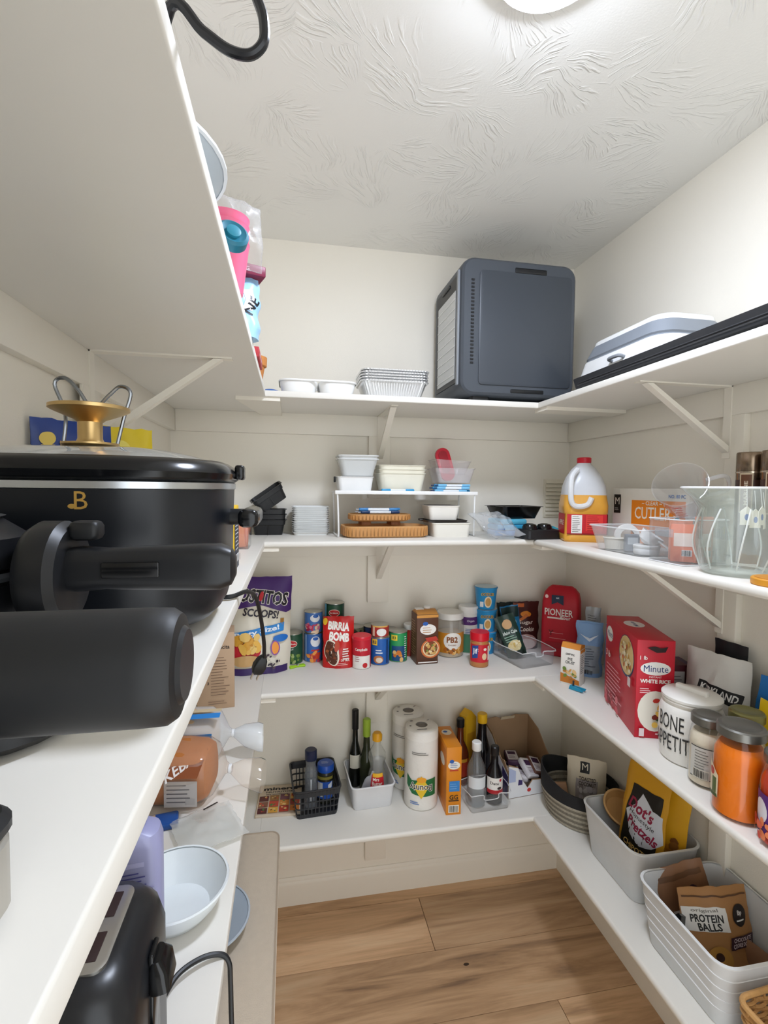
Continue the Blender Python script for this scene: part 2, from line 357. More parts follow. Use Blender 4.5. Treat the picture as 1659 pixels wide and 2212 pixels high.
def baseboard(name, x0, x1, y0, y1, axis):
    prof = [(0, 0), (.013, 0), (.013, .078), (.011, .086), (.008, .09), (.008, .098), (.004, .104), (0, .104)]
    g = G()
    if axis == 'x': g.loft([[(x, y1 - d, z) for d, z in prof] for x in (x0, x1)])
    else:
        sgn = 1 if x0 < .5 else -1
        g.loft([[(x0 + sgn*d, y, z) for d, z in prof] for y in (y0, y1)])
    struct(g.build(name, TRIM))
baseboard('baseboard_back', 0, W, 0, 0, 'x'); baseboard('baseboard_left', 0, 0, YF, -.013, 'y'); baseboard('baseboard_right', W, W, YF, -.013, 'y')
# ceiling lamp
lamp = T('ceiling_light', 'round white glowing flush ceiling light', 'light', (.82, -1.06, H))
G().lathe([(.0895, -.019), (.094, -.0205), (.1, -.012), (.1, 0)], 40, c0=False).build('trim_ring', M('#F4F4F2', .4), lamp)
G().lathe([(.001, -.040), (.03, -.039), (.06, -.0355), (.08, -.0285), (.0875, -.022), (.0885, -.016)], 40, c1=False).build('diffuser', EMIT('#E2ECFF', LAMP_STRENGTH), lamp)
# ------------------------------------------------------------------ shelves
DB = .328
YE = -1.98
def board(x0, x1, y0, y1, z, nose, r=.0075):
    """board with a rounded nosing on one edge"""
    zb = z - TH; g = G()
    def section(edge, back, s):
        p = [(back, zb)]
        p += [(edge - s*r + s*r*math.cos(math.radians(t)), zb + r + r*math.sin(math.radians(t))) for t in (-90, -60, -30, 0)]
        p += [(edge - s*r + s*r*math.cos(math.radians(t)), z - r + r*math.sin(math.radians(t))) for t in (0, 30, 60, 90)]
        return p + [(back, z)]
    if nose == 'x+': p = section(x1, x0, 1); g.loft([[(q, y, zz) for q, zz in p] for y in (y0, y1)])
    elif nose == 'x-': p = section(x0, x1, -1); g.loft([[(q, y, zz) for q, zz in p] for y in (y0, y1)])
    else: p = section(y0, y1, -1); g.loft([[(x, q, zz) for q, zz in p] for x in (x0, x1)])
    return g
def bracket(par, px, py, zt, ang, depth, drop, mat, gapz=0):
    """L bracket: wall leg, shelf leg, diagonal brace; local +y is the wall, pointing out along -y"""
    b = G(); b.box(-.011, .011, -.003, 0, -drop, 0); b.box(-.011, .011, -depth, 0, -.003, 0)
    o = b.build('bracket', mat, par, (px, py, zt), (0, 0, math.radians(ang)))
    t = .0065; y0, z0, y1, z1 = -.004, -drop + .02, -depth + .03, -.004
    G().loft([[(-.010, y0, z0 + t*1.6), (.010, y0, z0 + t*1.6), (.010, y0, z0 - t), (-.010, y0, z0 - t)], [(-.010, y1 + t, z1), (.010, y1 + t, z1), (.010, y1 - t*1.6, z1), (-.010, y1 - t*1.6, z1)]]).build('brace', mat, o)
lev = {1: ('top', Z1, .3349, .3118, .0736), 2: ('second', Z2, .3318, .3161, .07), 3: ('third', Z3, .3225, .3, .07), 4: ('lowest', Z4, .3147, .2913, .07)}
for k, (nm, z, dl, dr, hc) in lev.items():
    zb = z - TH
    s = T('wall_shelf', f'{nm} white painted shelf along the left wall', 'shelf', group='white pantry shelves')
    board(0, dl, YE, 0, z, 'x+', .0022).build('board', SHELF, s)
    G().box(0, TH, YE, -TH, zb - hc, zb, .001).build('cleat', TRIM, s)
    bracket(s, TH, -.75, zb, 90, .27, .20, TRIM); bracket(s, TH, -1.6, zb, 90, .27, .20, TRIM)
    if k == 1: G().box(TH-.004, TH + .002, -.75 - .045, -.75 + .045, zb - .3, zb - hc, .001).build('bracket_plate', TRIM, s)
    s = T('wall_shelf', f'{nm} white painted shelf along the back wall', 'shelf', group='white pantry shelves')
    board(dl, W, -DB, 0, z, 'y-', .003 if k == 1 else .0075).build('board', SHELF, s)
    G().box(TH, W - TH, -TH, 0, zb - hc, zb, .001).build('cleat', TRIM, s)
    G().box(.690, .770, -TH-.001, 0, (zb - .245) if k in (2, 3) else (zb - .30), zb - hc, .0012).build('bracket_plate', TRIM, s)
    bracket(s, .732, -TH, zb, 0, .26, .17, TRIM)
    G().prism([(-.085, -DB+.006), (.042, -DB+.006), (.042, -.02), (-.03, -.02)], zb - .011, zb, 'z').build('joint_plate', TRIM, s, (dl, 0, 0))
    s = T('wall_shelf', f'{nm} white painted shelf along the right wall', 'shelf', group='white pantry shelves')
    xr = W - dr
    board(xr, W, YE, -DB, z, 'x-', .003 if k == 1 else .0075).build('board', SHELF, s)
    G().box(W - TH, W, YE, -TH, zb - hc, zb, .001).build('cleat', TRIM, s)
    if k < 4: bracket(s, W - TH, -.755, zb, -90, .26, .18, TRIM); bracket(s, W - TH, -1.6, zb, -90, .26, .18, TRIM)
    if k < 4: G().box(W - TH, W, -.755 - .047, -.755 + .005, z - .44, zb - hc, .0012).build('bracket_plate', TRIM, s)
    G().prism([(xr+.006, -DB-.045), (W-.02, -DB-.04), (W-.02, -DB+.04), (xr+.006, -DB+.032)], zb - .011, zb, 'z').build('joint_plate', TRIM, s)
# louvred vent cover behind the juice jug
v = T('wall_vent', 'cream louvred vent cover on the back wall in the right corner', 'vent', (1.452, 0, 1.4057))
VM = M('#EDE6D4', .5)
G().box(-.052, .052, -.006, 0, .055, .205, .001).build('frame', VM, v)
for i in range(9):
    G().prism([(-.014, .066 + i*.0155), (-.012, .0645 + i*.0155), (-.006, .076 + i*.0155), (-.006, .079 + i*.0155)], -.047, .047, 'x').build('louvre', VM, v)
# ================================================================== top shelf things
BLK = M('#17181A', .42, var=.05); BLKG = M('#0E0F11', .18); CHAR = M('#3C4046', .45, var=.05, vs=8); GREY = M('#8D9196', .5)
WHT = M('#F1F1EF', .45); WHTG = M('#F3F3F1', .25); CREAM = M('#EFE9D8', .5); STEEL = M('#C9CBCD', .25, 1.); GOLD = M('#CDAE78', .36, 1.)
ALU = M('#EDEEEF', .3, .75, bump=.2, bs=260); CLR = CLEAR(); BAGP = CLEAR('#F4F6F8', .16, .3, .5)
CARD = M('#A98460', .75, var=.06); CARDW = M('#E9E7E2', .6)
ORD = ['topmost', 'second from the top', 'third from the top', 'fourth from the top', 'fifth from the top', 'sixth from the top', 'seventh from the top']
# white two-well dish
t = T('serving_dish', 'low white two-well serving dish left of the foil pans', 'dish', (.490, -.235, Z1))
for s in (-1, 1):
    G().shell([(0, .046, .06, .03), (.004, .05, .066, .032), (.03, .056, .073, .034), (.038, .057, .074, .034)], .003).build('well', WHTG, t, (s * .058, 0, 0))
G().loft([rr(.118, .078, .036, .036), rr(.119, .079, .036, .039), rr(.118, .078, .036, .041), rr(.112, .071, .03, .041), rr(.112, .071, .03, .036)], 0, False, False).build('rim', WHTG, t)
# foil pans
def ripple(hx, hy, r, z, amp, n=9):
    p = rr(hx, hy, r, z, 4); out = []
    for i in range(len(p)):
        a, b = Vector(p[i]), Vector(p[(i+1) % len(p)]); L = (b - a).length; k = max(1, int(L / .0035))
        nrm = Vector(((b-a).y, -(b-a).x, 0)).normalized()
        for j in range(k):
            out.append(tuple(a + (b-a) * j / k + nrm * amp * (1 if len(out) % 2 else -1)))
    return out
def pan_loops():
    base = ripple(.084, .055, .02, 0, 0); n = len(base); L = [base]
    def scaled(sx, sy, z, amp):
        return [(x*sx + (amp if i % 2 else -amp) * (1 if abs(x) > .07 else 0), y*sy + (amp if i % 2 else -amp) * (1 if abs(y) > .045 else 0), z) for i, (x, y, _) in enumerate(base)]
    L += [scaled(1.03, 1.05, .004, .0009), scaled(1.22, 1.3, .048, .0011), scaled(1.25, 1.34, .053, .0004), scaled(1.32, 1.44, .054, .0006), scaled(1.33, 1.45, .0575, .0006), scaled(1.30, 1.42, .058, .0004), scaled(1.23, 1.31, .052, 0), scaled(1.02, 1.03, .0025, 0)]
    return L
pm = None
for i in range(5):
    lab = f'ribbed foil baking pan, {ORD[4-i]} in the nested stack'
    if pm is None:
        o = G().loft(pan_loops()).build('foil_pan', ALU, None, (.735, -.205, Z1), sharp=20); pm = o
    else:
        o = pm.copy(); COL.objects.link(o); o.location = (.735 + random.uniform(-.002, .002), -.205, Z1 + .0085 * i); o.rotation_euler = (0, 0, random.uniform(-.02, .02))
    tag(o, lab, 'pan', 'nested foil pans')
# food dehydrator
t = T('food_dehydrator', 'large charcoal food dehydrator with door panel and side window', 'dehydrator', (1.131, 0, Z1))
DH = M('#474C53', .42, var=.03, vs=6); DH2 = M('#3F444B', .38, var=.03, vs=6)
def dface(hx, hz, r, y, zc): return [(x, y, zc + z) for x, z, _ in rr(hx, hz, r, 0, 6)]
x1, zc = .198, .2325
g = G().loft([dface(.188, .206, .035, -.318, zc), dface(.195, .213, .042, -.312, zc), dface(.198, .216, .045, -.298, zc), dface(.198, .216, .045, -.04, zc), dface(.19, .208, .04, -.03, zc)])
bd = g.build('body', DH, t)
G().loft([dface(.158, .178, .012, -.318, zc), dface(.158, .178, .012, -.3215, zc), dface(.155, .175, .011, -.3225, zc)]).build('front_panel', DH2, t, (.02, 0, -.004))
G().box(-.05, .06, -.3195, -.3165, .396, .412, .003).build('handle_slot', BLK, t, (.03, 0, .012))
G().box(-.058, .058, -.3195, -.316, .024, .036, .003).build('handle_slot', BLK, t, (.03, 0, .004))
for i in range(24):
    G().box(-.166, -.156, -.3205, -.3165, .115 + i*.0112, .120 + i*.0112).build('vent_slot', BLK, t)
G().box(-.2005, -.197, -.285, -.06, .06, .40, .0).build('window_frame', BLK, t)
wn = G().box(-.2025, -.2, -.272, -.085, .075, .355, 0).build('side_window', M('#C9CBCB', .25), t)
for i in range(9): G().box(-.2040, -.2024, -.272, -.085, .088 + i*.03, .0905 + i*.03).build('tray_edge', M('#E4E5E4', .4), wn)
G().box(-.2045, -.197, -.302, -.288, .05, .41, .002).build('window_post', GREY, t); G().box(-.2035, -.199, -.21, -.13, .385, .395, .001).build('window_handle', BLK, t)
for sx in (-.12, .13):
    for y in (-.28, -.07): G().rbox(.03, .018, .008, 0, .022, .002, 0, sx, y).build('foot', BLK, t)
# folding tub, upside down, on the griddle
t = T('folding_tub', 'grey and white folding tub lying upside down on the top right shelf', 'tub', (1.386, -.595, Z1 + .048), 0)
G().shell([(0, .118, .185, .05), (.012, .117, .184, .05), (.05, .108, .174, .05)], .004).build('rim_band', WHTG, t)
G().loft([rr(.108, .174, .05, .049), rr(.104, .168, .05, .055), rr(.106, .17, .05, .06), rr(.095, .158, .048, .088), rr(.092, .155, .048, .094)]).build('folding_band', M('#878D95', .4), t)
G().loft([rr(.091, .154, .047, .094), rr(.088, .151, .046, .106), rr(.08, .143, .04, .111)]).build('base', WHTG, t)
for s in (-1, 1): G().tube(smooth([(-.03, s*.181, .02), (-.03, s*.2, .022), (.0, s*.205, .022), (.03, s*.2, .022), (.03, s*.181, .02)], 4), .006).build('handle', GREY, t)
G().tube(smooth([(-.113, -.05, .022), (-.128, -.045, .026), (-.128, -.005, .026), (-.113, 0, .022)], 4), .005).build('handle', GREY, t)
# griddle under the tub
t = T('griddle_plate', 'dark curved griddle plate under the folding tub', 'griddle', (1.398, -.60, Z1))
G().shell([(.003, .085, .175, .05), (.012, .095, .195, .055), (.03, .1, .212, .06)], .006).build('plate', CHAR, t)
G().rbox(.02, .03, .008, .012, .026, .003, 0, -.05, .21).build('handle', BLK, t)
# long black tray along the shelf front
t = T('baking_tray', 'long black ridged tray on the front edge of the top right shelf', 'tray', (1.248, -.915, Z1), 0, rot=(0, .05, -.015))
G().shell([(0, .03, .40, .02), (.006, .04, .415, .022), (.034, .046, .425, .025)], .004).build('pan', M('#2D2E31', .4), t)
for i in range(3): G().box(-.047 - i*.0, -.0425 + .0, -.38, .38, .010 + i*.007, .0125 + i*.007, .0008).build('ridge', M('#38393C', .35), t, (.004 - .003*(2-i), 0, 0))
t = T('thin_cable', 'thin black cable with loops standing up behind the long black tray', 'cable', (1.30, -.98, Z1 + .032))
G().tube(smooth([(0, .09, 0), (-.005, .07, .015), (0, .05, .0), (0, .0, .0), (-.005, -.02, .025), (0, -.045, .02), (.0, -.05, 0), (0, -.14, 0), (-.005, -.15, .05), (0, -.16, .05), (0, -.17, 0)], 6), .0018, 6).build('cord', BLK, t)
# terracotta pot and blue lid in the corner
t = T('plant_pot', 'small terracotta plant pot at the far end of the top left shelf', 'pot', (.306, -.42, Z1))
G().shell([(0, .024, .024, .02), (.045, .032, .032, .03)], .003, ell=True).build('body', M('#C98345', .7, bump=.1), t)
G().lathe([(.033, .043), (.037, .045), (.038, .068), (.034, .069), (.032, .045)], 32, c0=False, c1=False).build('rim', M('#D08A4A', .7, bump=.1), t)
t = T('plastic_lid', 'round royal blue plastic lid beside the terracotta pot', 'saucer', (.347, -.27, Z1))
G().lathe([(.03, 0), (.031, .004), (.026, .009), (.012, .0125), (0, .013)], 32).build('disc', M('#1560B4', .3), t); G().lathe([(.031, 0), (.0325, .002), (.031, .004)], 32).build('rim', M('#0F4E9A', .35), t)
# ---- along the left top shelf, seen over its edge
t = T('looped_cable', 'thick black cable looping over the edge of the top left shelf', 'cable', (.325, -1.455, 1.86))
pts = [(.30, -1.40, 1.8555), (.325, -1.452, 1.898), (.348, -1.461, 1.878), (.365, -1.465, 1.8655), (.379, -1.467, 1.863), (.388, -1.469, 1.87), (.389, -1.468, 1.883), (.386, -1.467, 1.896), (.376, -1.465, 1.915), (.35, -1.45, 1.94), (.31, -1.44, 1.93), (.27, -1.43, 1.8560)]
G().tube([(x-.325, y+1.455, z-1.86) for x, y, z in smooth(pts, 6)], .0036, 10).build('cord', M('#1B1C20', .3), t)
t = T('mixing_bowl', 'pale grey shallow bowl overhanging the top left shelf', 'bowl', (.225, -1.27, Z1))
G().shell([(0, .055, .055, 0), (.004, .06, .06, 0), (.03, .095, .095, 0), (.05, .112, .112, 0)], .0025, ell=True).build('bowl', M('#B9C3CB', .35), t)
G().lathe([(.112, .049), (.1155, .0495), (.1155, .0525), (.111, .053)], 40, c0=False, c1=False).build('rim', M('#E3E7EA', .3), t)
t = T('cup_stack', 'stack of pink plastic cups in a clear bag on the top left shelf', 'cups', (.312, -1.04, Z1))
for i in range(4):
    G().shell([(0, .024, .024, 0), (.07, .033, .033, 0), (.074, .0345, .0345, 0)], .0012, ell=True).build('cup', M('#EE6F93', .35), t, (0, 0, .005 + .012*i))
g, mp = bagmesh(.085, .105, .08, False, wr=.3, seed=3, lean=.01); g.build('bag', BAGP, t, (.012, .03, .06), (0, 0, .5))
t = T('teal_cup', 'round teal cup end leaning against the pink cups', 'cup', (.332, -1.135, Z1 + .026), rot=(1.2, 0, .35))
G().lathe([(.018, -.004), (.021, -.002), (.021, .01), (.017, .013), (.012, .011)], 28).build('cap', M('#1F6F86', .4), t, (0, .022, 0)); G().lathe([(.0095, .011), (.0095, .0145), (.006, .0155)], 20).build('knob', M('#2A8299', .4), t, (0, .022, 0))
t = T('snack_box', 'maroon flat box on top of the light blue package', 'box', (.322, -.81, Z1 + .118), 20)
G().box(-.05, .028, -.035, .05, 0, .02, .002).build('carton', M('#7A1F3F', .45), t); D(front(-.035)).text('PG', -.01, .01, .008, '#E6B7C6').build(t)
t = T('snack_bag', 'light blue package with black lettering on the top left shelf', 'package', (.312, -.83, Z1), 18)
g, mp = bagmesh(.075, .117, .05, True, seed=5); g.build('bag', M('#9CC7EA', .3), t); D(mp).rect(.012, .07, .02, .04, '#F2F5F8').text('NE', .018, .06, .02, '#15181C', rot=70).build(t)
t = T('red_box', 'red flat box lying at the edge of the top left shelf', 'box', (.268, -.655, Z1), 0)
G().box(-.05, .0715, -.05, .08, 0, .022, .0015).build('carton', M('#B5333A', .5), t); D(sideR(.0715, 0, .011)).rect(.01, 0, .08, .004, '#EBD8D5').build(t)
# ================================================================== left shelf, second level
t = T('slow_cooker', 'matte black slow cooker with gold knob and glass lid', 'slow cooker', (.186, -1.200, Z2))
CK = M('#12151B', .34, var=.04, vs=10); hx, hy, r = .147, .136, .105
def ck(k, z): return rr(hx + k, hy + k, r + k, z, 10)
G().loft([ck(-.03, .012), ck(-.016, .014), ck(-.006, .024), ck(0, .045), ck(.002, .13), ck(.003, .160)]).build('body', CK, t)
for a in (-1, 1):
    for b in (-1, 1): G().lathe([(.012, 0), (.013, .012)], 14, 0, a*.08, b*.07).build('foot', BLK, t)
G().loft([ck(.003, .158), ck(.0045, .159), ck(.0045, .1655), ck(.003, .1665)]).build('trim_band', M('#C2C6CA', .3, 1.), t)
G().loft([ck(.002, .166), ck(.008, .170), ck(.010, .176), ck(.006, .184), ck(-.004, .190), ck(-.012, .190), ck(-.012, .17)], 0, False, False).build('lid_rim', BLKG, t)
G().loft([ck(-.010, .189), ck(-.03, .195), ck(-.06, .201), ck(-.09, .2045)]).build('glass_lid', M('#9A9C98', .04, coat=.5), t)
k = G().lathe([(.024, .204), (.029, .207), (.029, .209), (.014, .2105), (.0125, .214), (.0125, .232), (.016, .235), (.036, .2435), (.0405, .246), (.0405, .2495), (.037, .2505)], 40).build('knob', GOLD, t, (0, -.02, 0))
G().lathe([(.02, .2503), (.02, .2508)], 30).build('knob_top', M('#B58A45', .35, 1.), k)
G().tube(smooth([(-.045, .02, .200), (-.041, .02, .245), (-.052, .02, .280), (-.041, .02, .288), (-.027, .02, .275), (-.011, .02, .253), (.007, .02, .27), (.02, .02, .281), (.031, .02, .273), (.023, .02, .243), (.014, .02, .205)], 6), .0022, 8).build('utensil_hook', M('#8E9194', .25, 1.), t)
for s in (-1, 1):
    h = G().tube([(s*.146, 0, .125), (s*.160, 0, .125), (s*.168, 0, .125)], .010, 12).build('handle', BLK, t)
    G().box(s*.162, s*.185, -.05, .05, .115, .136, .006).build('handle_grip', BLKG, h)
G().box(.155, .166, -.012, .012, .17, .188, .003).build('lid_clip', BLKG, t)
D(front(-.1385, .034, 0)).text('B', 0, .148, .0165, '#D9AE5B', bold=.0, metal=.6, rough=.3).ell(-.0075, .1425, .0035, .0022, '#D9AE5B', metal=.6, rough=.3).build(t)
# cooker cord, part of the cooker
pts = [(.30, -1.10, Z2+.004), (.325, -1.102, Z2+.005), (.342, -1.07, Z2+.005), (.352, -1.03, Z2-.01), (.358, -.99, Z2-.05), (.362, -.95, Z2-.11), (.361, -.925, Z2-.145)]
G().tube([(x-.186, y+1.20, z-Z2) for x, y, z in smooth(pts, 6)], .0034, 8).build('power_cord', BLK, t)
pg = G().loft([rr(.004, .004, .002, 0), rr(.009, .007, .003, -.008), rr(.012, .008, .003, -.022), rr(.010, .008, .003, -.034), rr(.006, .006, .002, -.038)]).build('plug', BLK, t, (.1745, .277, -.143), (.35, .3, .3))
for s_ in (-1, 1): G().box(s_*.0055-.0008, s_*.0055+.0008, -.003, .003, -.052, -.036).build('prong', STEEL, pg)
# packets behind the cooker
t = T('drink_mix_pouch', 'blue pouch with red berries and white letters behind the slow cooker', 'pouch', (.050, -.915, Z2), 50)
g, mp = bagmesh(.13, .268, .05, True, seed=2, lean=.0); g.build('bag', M('#1E3F8F', .3), t)
D(mp).ell(-.01, .20, .035, .03, '#D94A2A').blobs(-.008, .2, .07, .05, ['#E8542B', '#F0A030', '#C62E2A', '#F3C04A'], 14, .010, 2).text('FRUIT', .028, .20, .018, '#F4F4F4', rot=0, w=.03).text('MIX', .02, .175, .018, '#F4F4F4', w=.03).ell(-.045, .235, .012, .011, '#F0D36A').build(t)
t = T('lemon_pouch', 'yellow pouch with green leaf behind the gold knob', 'pouch', (.085, -.775, Z2), 40)
g, mp = bagmesh(.11, .275, .04, True, seed=4); g.build('bag', M('#E9CF2B', .3), t); D(mp).ell(.005, .21, .02, .014, '#5FA534', rot=30).ell(-.01, .235, .018, .014, '#F3E470').build(t)
# yellow box with navy side
t = T('spice_box', 'yellow box with navy printed side right behind the slow cooker', 'box', (.272, -.80, Z2), 0)
G().box(-.03, .03, -.05, .03, 0, .125, .002).build('carton', M('#F2C61C', .45), t)
D(sideR(.03)).rect(-.01, .0575, .078, .115, '#1A2338').lines(-.01, .1, .06, 9, .0075, .0022, '#D7DAE0').rect(-.012, .022, .05, .016, '#EDEDED').bars(-.012, .022, .045, .013).build(t)
D(front(-.05)).rect(0, .014, .058, .026, '#D63A2B').text('PANCAKE', 0, .09, .014, '#C4281F', w=.05).build(t, 'front_print')
# clear bin of tea packets
t = T('clear_organizer', 'small clear bin of orange packets at the end of the second left shelf', 'bin', (.268, -.455, Z2))
G().shell([(0, .032, .05, .006), (.1, .034, .053, .006)], .002).build('bin', CLR, t)
for i in range(6):
    G().box(-.022, .022, -.002, .002, .003, .085, .001).build('packet', M(['#E78A5C', '#F0A98A', '#DADDE0', '#E87A4A'][i % 4], .4), t, (random.uniform(-.003, .004), -.036 + i*.013, 0), (0, random.uniform(-.25, .25), 0))
# grey metal box at the very front
t = T('metal_appliance', 'flat grey metal appliance with black top at the near end of the left shelf', 'appliance', (.203, -1.72, Z2))
G().rbox(.103, .095, .012, .004, .034, .003).build('housing', M('#B9B4AA', .35, .6), t); G().rbox(.104, .096, .013, .033, .042, .003).build('lid', BLK, t)
for a in (-.08, .08): G().lathe([(.01, 0), (.01, .005)], 12, 0, a, -.06).build('foot', BLK, t); G().lathe([(.01, 0), (.01, .005)], 12, 0, a, .06).build('foot', BLK, t)
# flip waffle maker in the foreground
WB = M('#16171A', .38, var=.06, vs=40); WB2 = M('#121315', .5, var=.08, vs=60)
t = T('waffle_maker', 'black flip waffle maker with long round handle in the foreground', 'waffle maker', (.15, -1.44, Z2))
# base: two feet joined by a bar
G().loft([rr(.118, .075, .05, .002), rr(.125, .082, .055, .008), rr(.122, .08, .055, .028), rr(.09, .06, .05, .042), rr(.05, .035, .03, .05)]).build('base', WB, t, (-.004, -.005, 0))
for x in (-.07, .07): G().lathe([(.009, 0), (.010, .004)], 12, 0, x, -.035).build('rubber_foot', BLK, t)
g = G().lathe([(.02, -.04), (.07, -.038), (.086, -.026), (.088, -.006), (.084, -.004), (.084, .004), (.088, .006), (.086, .026), (.07, .038), (.02, .041)], 44)
dr = g.build('plate_housing', WB, t, (-.02, .0, .098))
G().lathe([(.0875, -.003), (.089, 0), (.0875, .003)], 44, c0=False, c1=False).build('seam_band', M('#5B5E63', .4, .4), dr)
G().lathe([(.04, .0405), (.06, .0418), (.072, .0405)], 32).build('top_badge', M('#4B4E52', .3, .5), dr)
# collar around the pivot
g = G().lathe([(.024, .0), (.034, .002), (.038, .008), (.038, .022), (.033, .027), (.016, .029)], 36); g.xf(Matrix.Rotation(PI/2, 4, 'Y'))
co = g.build('pivot_collar', WB, t, (.076, .0, .098))
G().box(.0, .02, -.009, .009, .024, .038, .004).build('release_catch', WB2, co, (.026, 0, 0))
# turning handle
secs = []
for x, hy_, hz in ((0, .012, .014), (.012, .014, .016), (.03, .0125, .0145), (.05, .0135, .0155), (.095, .0145, .017), (.108, .0145, .017), (.116, .012, .0135), (.119, .006, .007)):
    secs.append([(x, y, z) for y, z, _ in rr(hy_, hz, min(hy_, hz)*.7, 0, 4)])
h = G().loft(secs).build('turning_handle', WB, t, (.098, -.006, .102))
G().box(.03, .068, -.0155, -.012, -.005, .006, .001).build('finger_recess', BLKG, h)
# long round handle
g = G().lathe([(.012, .0), (.0175, .001), (.0195, .004), (.0198, .012), (.0198, .30), (.017, .308)], 40); g.xf(Matrix.Rotation(-PI/2, 4, 'Y'))
h = g.build('round_handle', M('#161719', .5, var=.15, vs=90), t, (.221, -.214, .100))
g = G().lathe([(.002, -.0012), (.012, -.0012), (.0135, .0004)], 28); g.xf(Matrix.Rotation(-PI/2, 4, 'Y')); g.build('end_cap', M('#1C1D20', .4), h)
G().tube(smooth([(-.06, -.214, .100), (-.065, -.15, .08), (-.06, -.08, .05), (-.05, -.03, .035)], 5), .014, 12).build('handle_arm', WB, t)
# ================================================================== back shelf, second level
BP = M('#1D1E20', .4)
g = G().shell([(0, .046, .036, .012), (.034, .052, .042, .014), (.035, .055, .045, .015), (.05, .057, .047, .015)], .0012, lip=.004)
first = None
for i in range(3):
    if first is None:
        o = T('meal_container', '', 'container', (.334, -.075, Z2)); g.build('tub', BP, o); G().box(-.001, .001, -.0455, -.035, .002, .034).build('divider_groove', BLK, o); first = o
    else:
        o = copytree(first); o.location = (.334, -.075, Z2 + .018*i)
    tag(o, f'black plastic food container, {ORD[2-i]} in the black nested stack', 'container', 'black food containers')
o = copytree(first); o.location = (.352, -.085, Z2 + .105); o.rotation_euler = (.1, -.62, .1); tag(o, 'black plastic food container lying tilted on top of the black stack', 'container', 'black food containers')
DL = M('#EFF1F0', .35)
first = None
for i in range(13):
    if first is None:
        first = o = G().shell([(0, .056, .048, .014), (.010, .0595, .0505, .016)], .001, lip=.0045).build('deli_container', DL)
    else: o = first.copy(); COL.objects.link(o)
    o.location = (.476 + random.uniform(-.001, .001), -.078, Z2 + .0072*i); o.rotation_euler = (0, 0, random.uniform(-.02, .02))
    tag(o, f'clear square plastic tray, {NTH[i]} from the bottom of the tall nested stack', 'tray', 'clear nested trays')
# wire shelf rack
t = T('shelf_riser', 'white metal riser shelf carrying containers on the back shelf', 'riser', (.797, -.12, Z2)); RW = M('#F4F4F2', .35)
G().box(-.243, .243, -.085, .085, .146, .151, .001).build('deck', RW, t); G().box(-.246, .246, -.0875, -.083, .142, .154, .001).build('deck_lip', RW, t)
for s in (-1, 1):
    G().tube(smooth([(s*.238, -.08, .146), (s*.236, -.083, .1), (s*.234, -.086, .03), (s*.234, -.086, .006), (s*.236, -.08, .003), (s*.238, 0, .003), (s*.236, .08, .003), (s*.234, .084, .006), (s*.236, .083, .1), (s*.238, .08, .146)], 4), .003, 8).build('wire_leg', RW, t)
DK = Z2 + .1515
t = T('plastic_tub', 'small white tub under the clear tub on the riser', 'tub', (.623, -.125, DK))
G().shell([(0, .054, .045, .012), (.048, .061, .05, .014)], .0015, lip=.003).build('tub', WHT, t); G().box(-.07, -.064, -.015, .01, .03, .05, .002).build('side_clip', BLK, t)
t = T('clear_tub', 'clear plastic tub with ribbed rim stacked on the white tub', 'tub', (.632, -.125, DK + .051))
G().shell([(0, .052, .045, .016), (.02, .056, .048, .016), (.05, .0645, .055, .016), (.066, .067, .057, .016)], .0012, lip=.003).build('tub', CLEAR('#F1F3F2', .45, .2, .6), t)
for z in (.055, .066): G().loft([rr(.068, .058, .017, z), rr(.0705, .0605, .018, z+.001), rr(.0705, .0605, .018, z+.004), rr(.068, .058, .017, z+.005)], 0, False, False).build('rim_rib', CLEAR('#F6F8F8', .6, .2, .6), t)
CT = M('#EFEBD9', .45)
first = None
for i in range(3):
    if first is None:
        first = o = G().shell([(0, .070, .048, .02), (.05, .080, .056, .022), (.062, .082, .058, .022)], .0015, lip=.003).build('cream_tub', CT, None, (.787, -.115, DK))
    else: o = first.copy(); COL.objects.link(o); o.location = (.787, -.115, DK + .0135*i)
    tag(o, f'cream plastic storage tub, {ORD[2-i]} in the stack on the riser', 'tub', 'cream storage tubs')
t = T('clear_box', 'clear plastic box holding a red scoop on the right end of the riser', 'box', (.974, -.12, DK + .032))
G().shell([(0, .058, .045, .012), (.05, .073, .055, .014)], .0013, lip=.004).build('box', CLEAR('#F6F3F4', .22, .1, .7), t)
G().shell([(.02, .05, .04, .012), (.066, .066, .05, .014)], .0012, lip=.003).build('inner_box', CLEAR('#F6F3F4', .12, .1, .7), t, (-.01, .0, .012), (.0, .05, 0))
t = T('red_scoop', 'red plastic scoop standing in the clear box', 'scoop', (.968, -.125, DK + .036), rot=(.0, -.30, 0))
G().loft([[(x, y, z) for x, z, _ in rr(.026, .06, .026, 0, 8)] for y, in ((-.006,), (.006,))]).build('handle', M('#C8102E', .35), t, (0, 0, .065))
G().loft([[(x, y, z) for x, z, _ in rr(.016, .04, .016, 0, 6)] for y in (-.0075, -.006)]).build('bowl_recess', M('#A50D26', .35), t, (0, 0, .075))
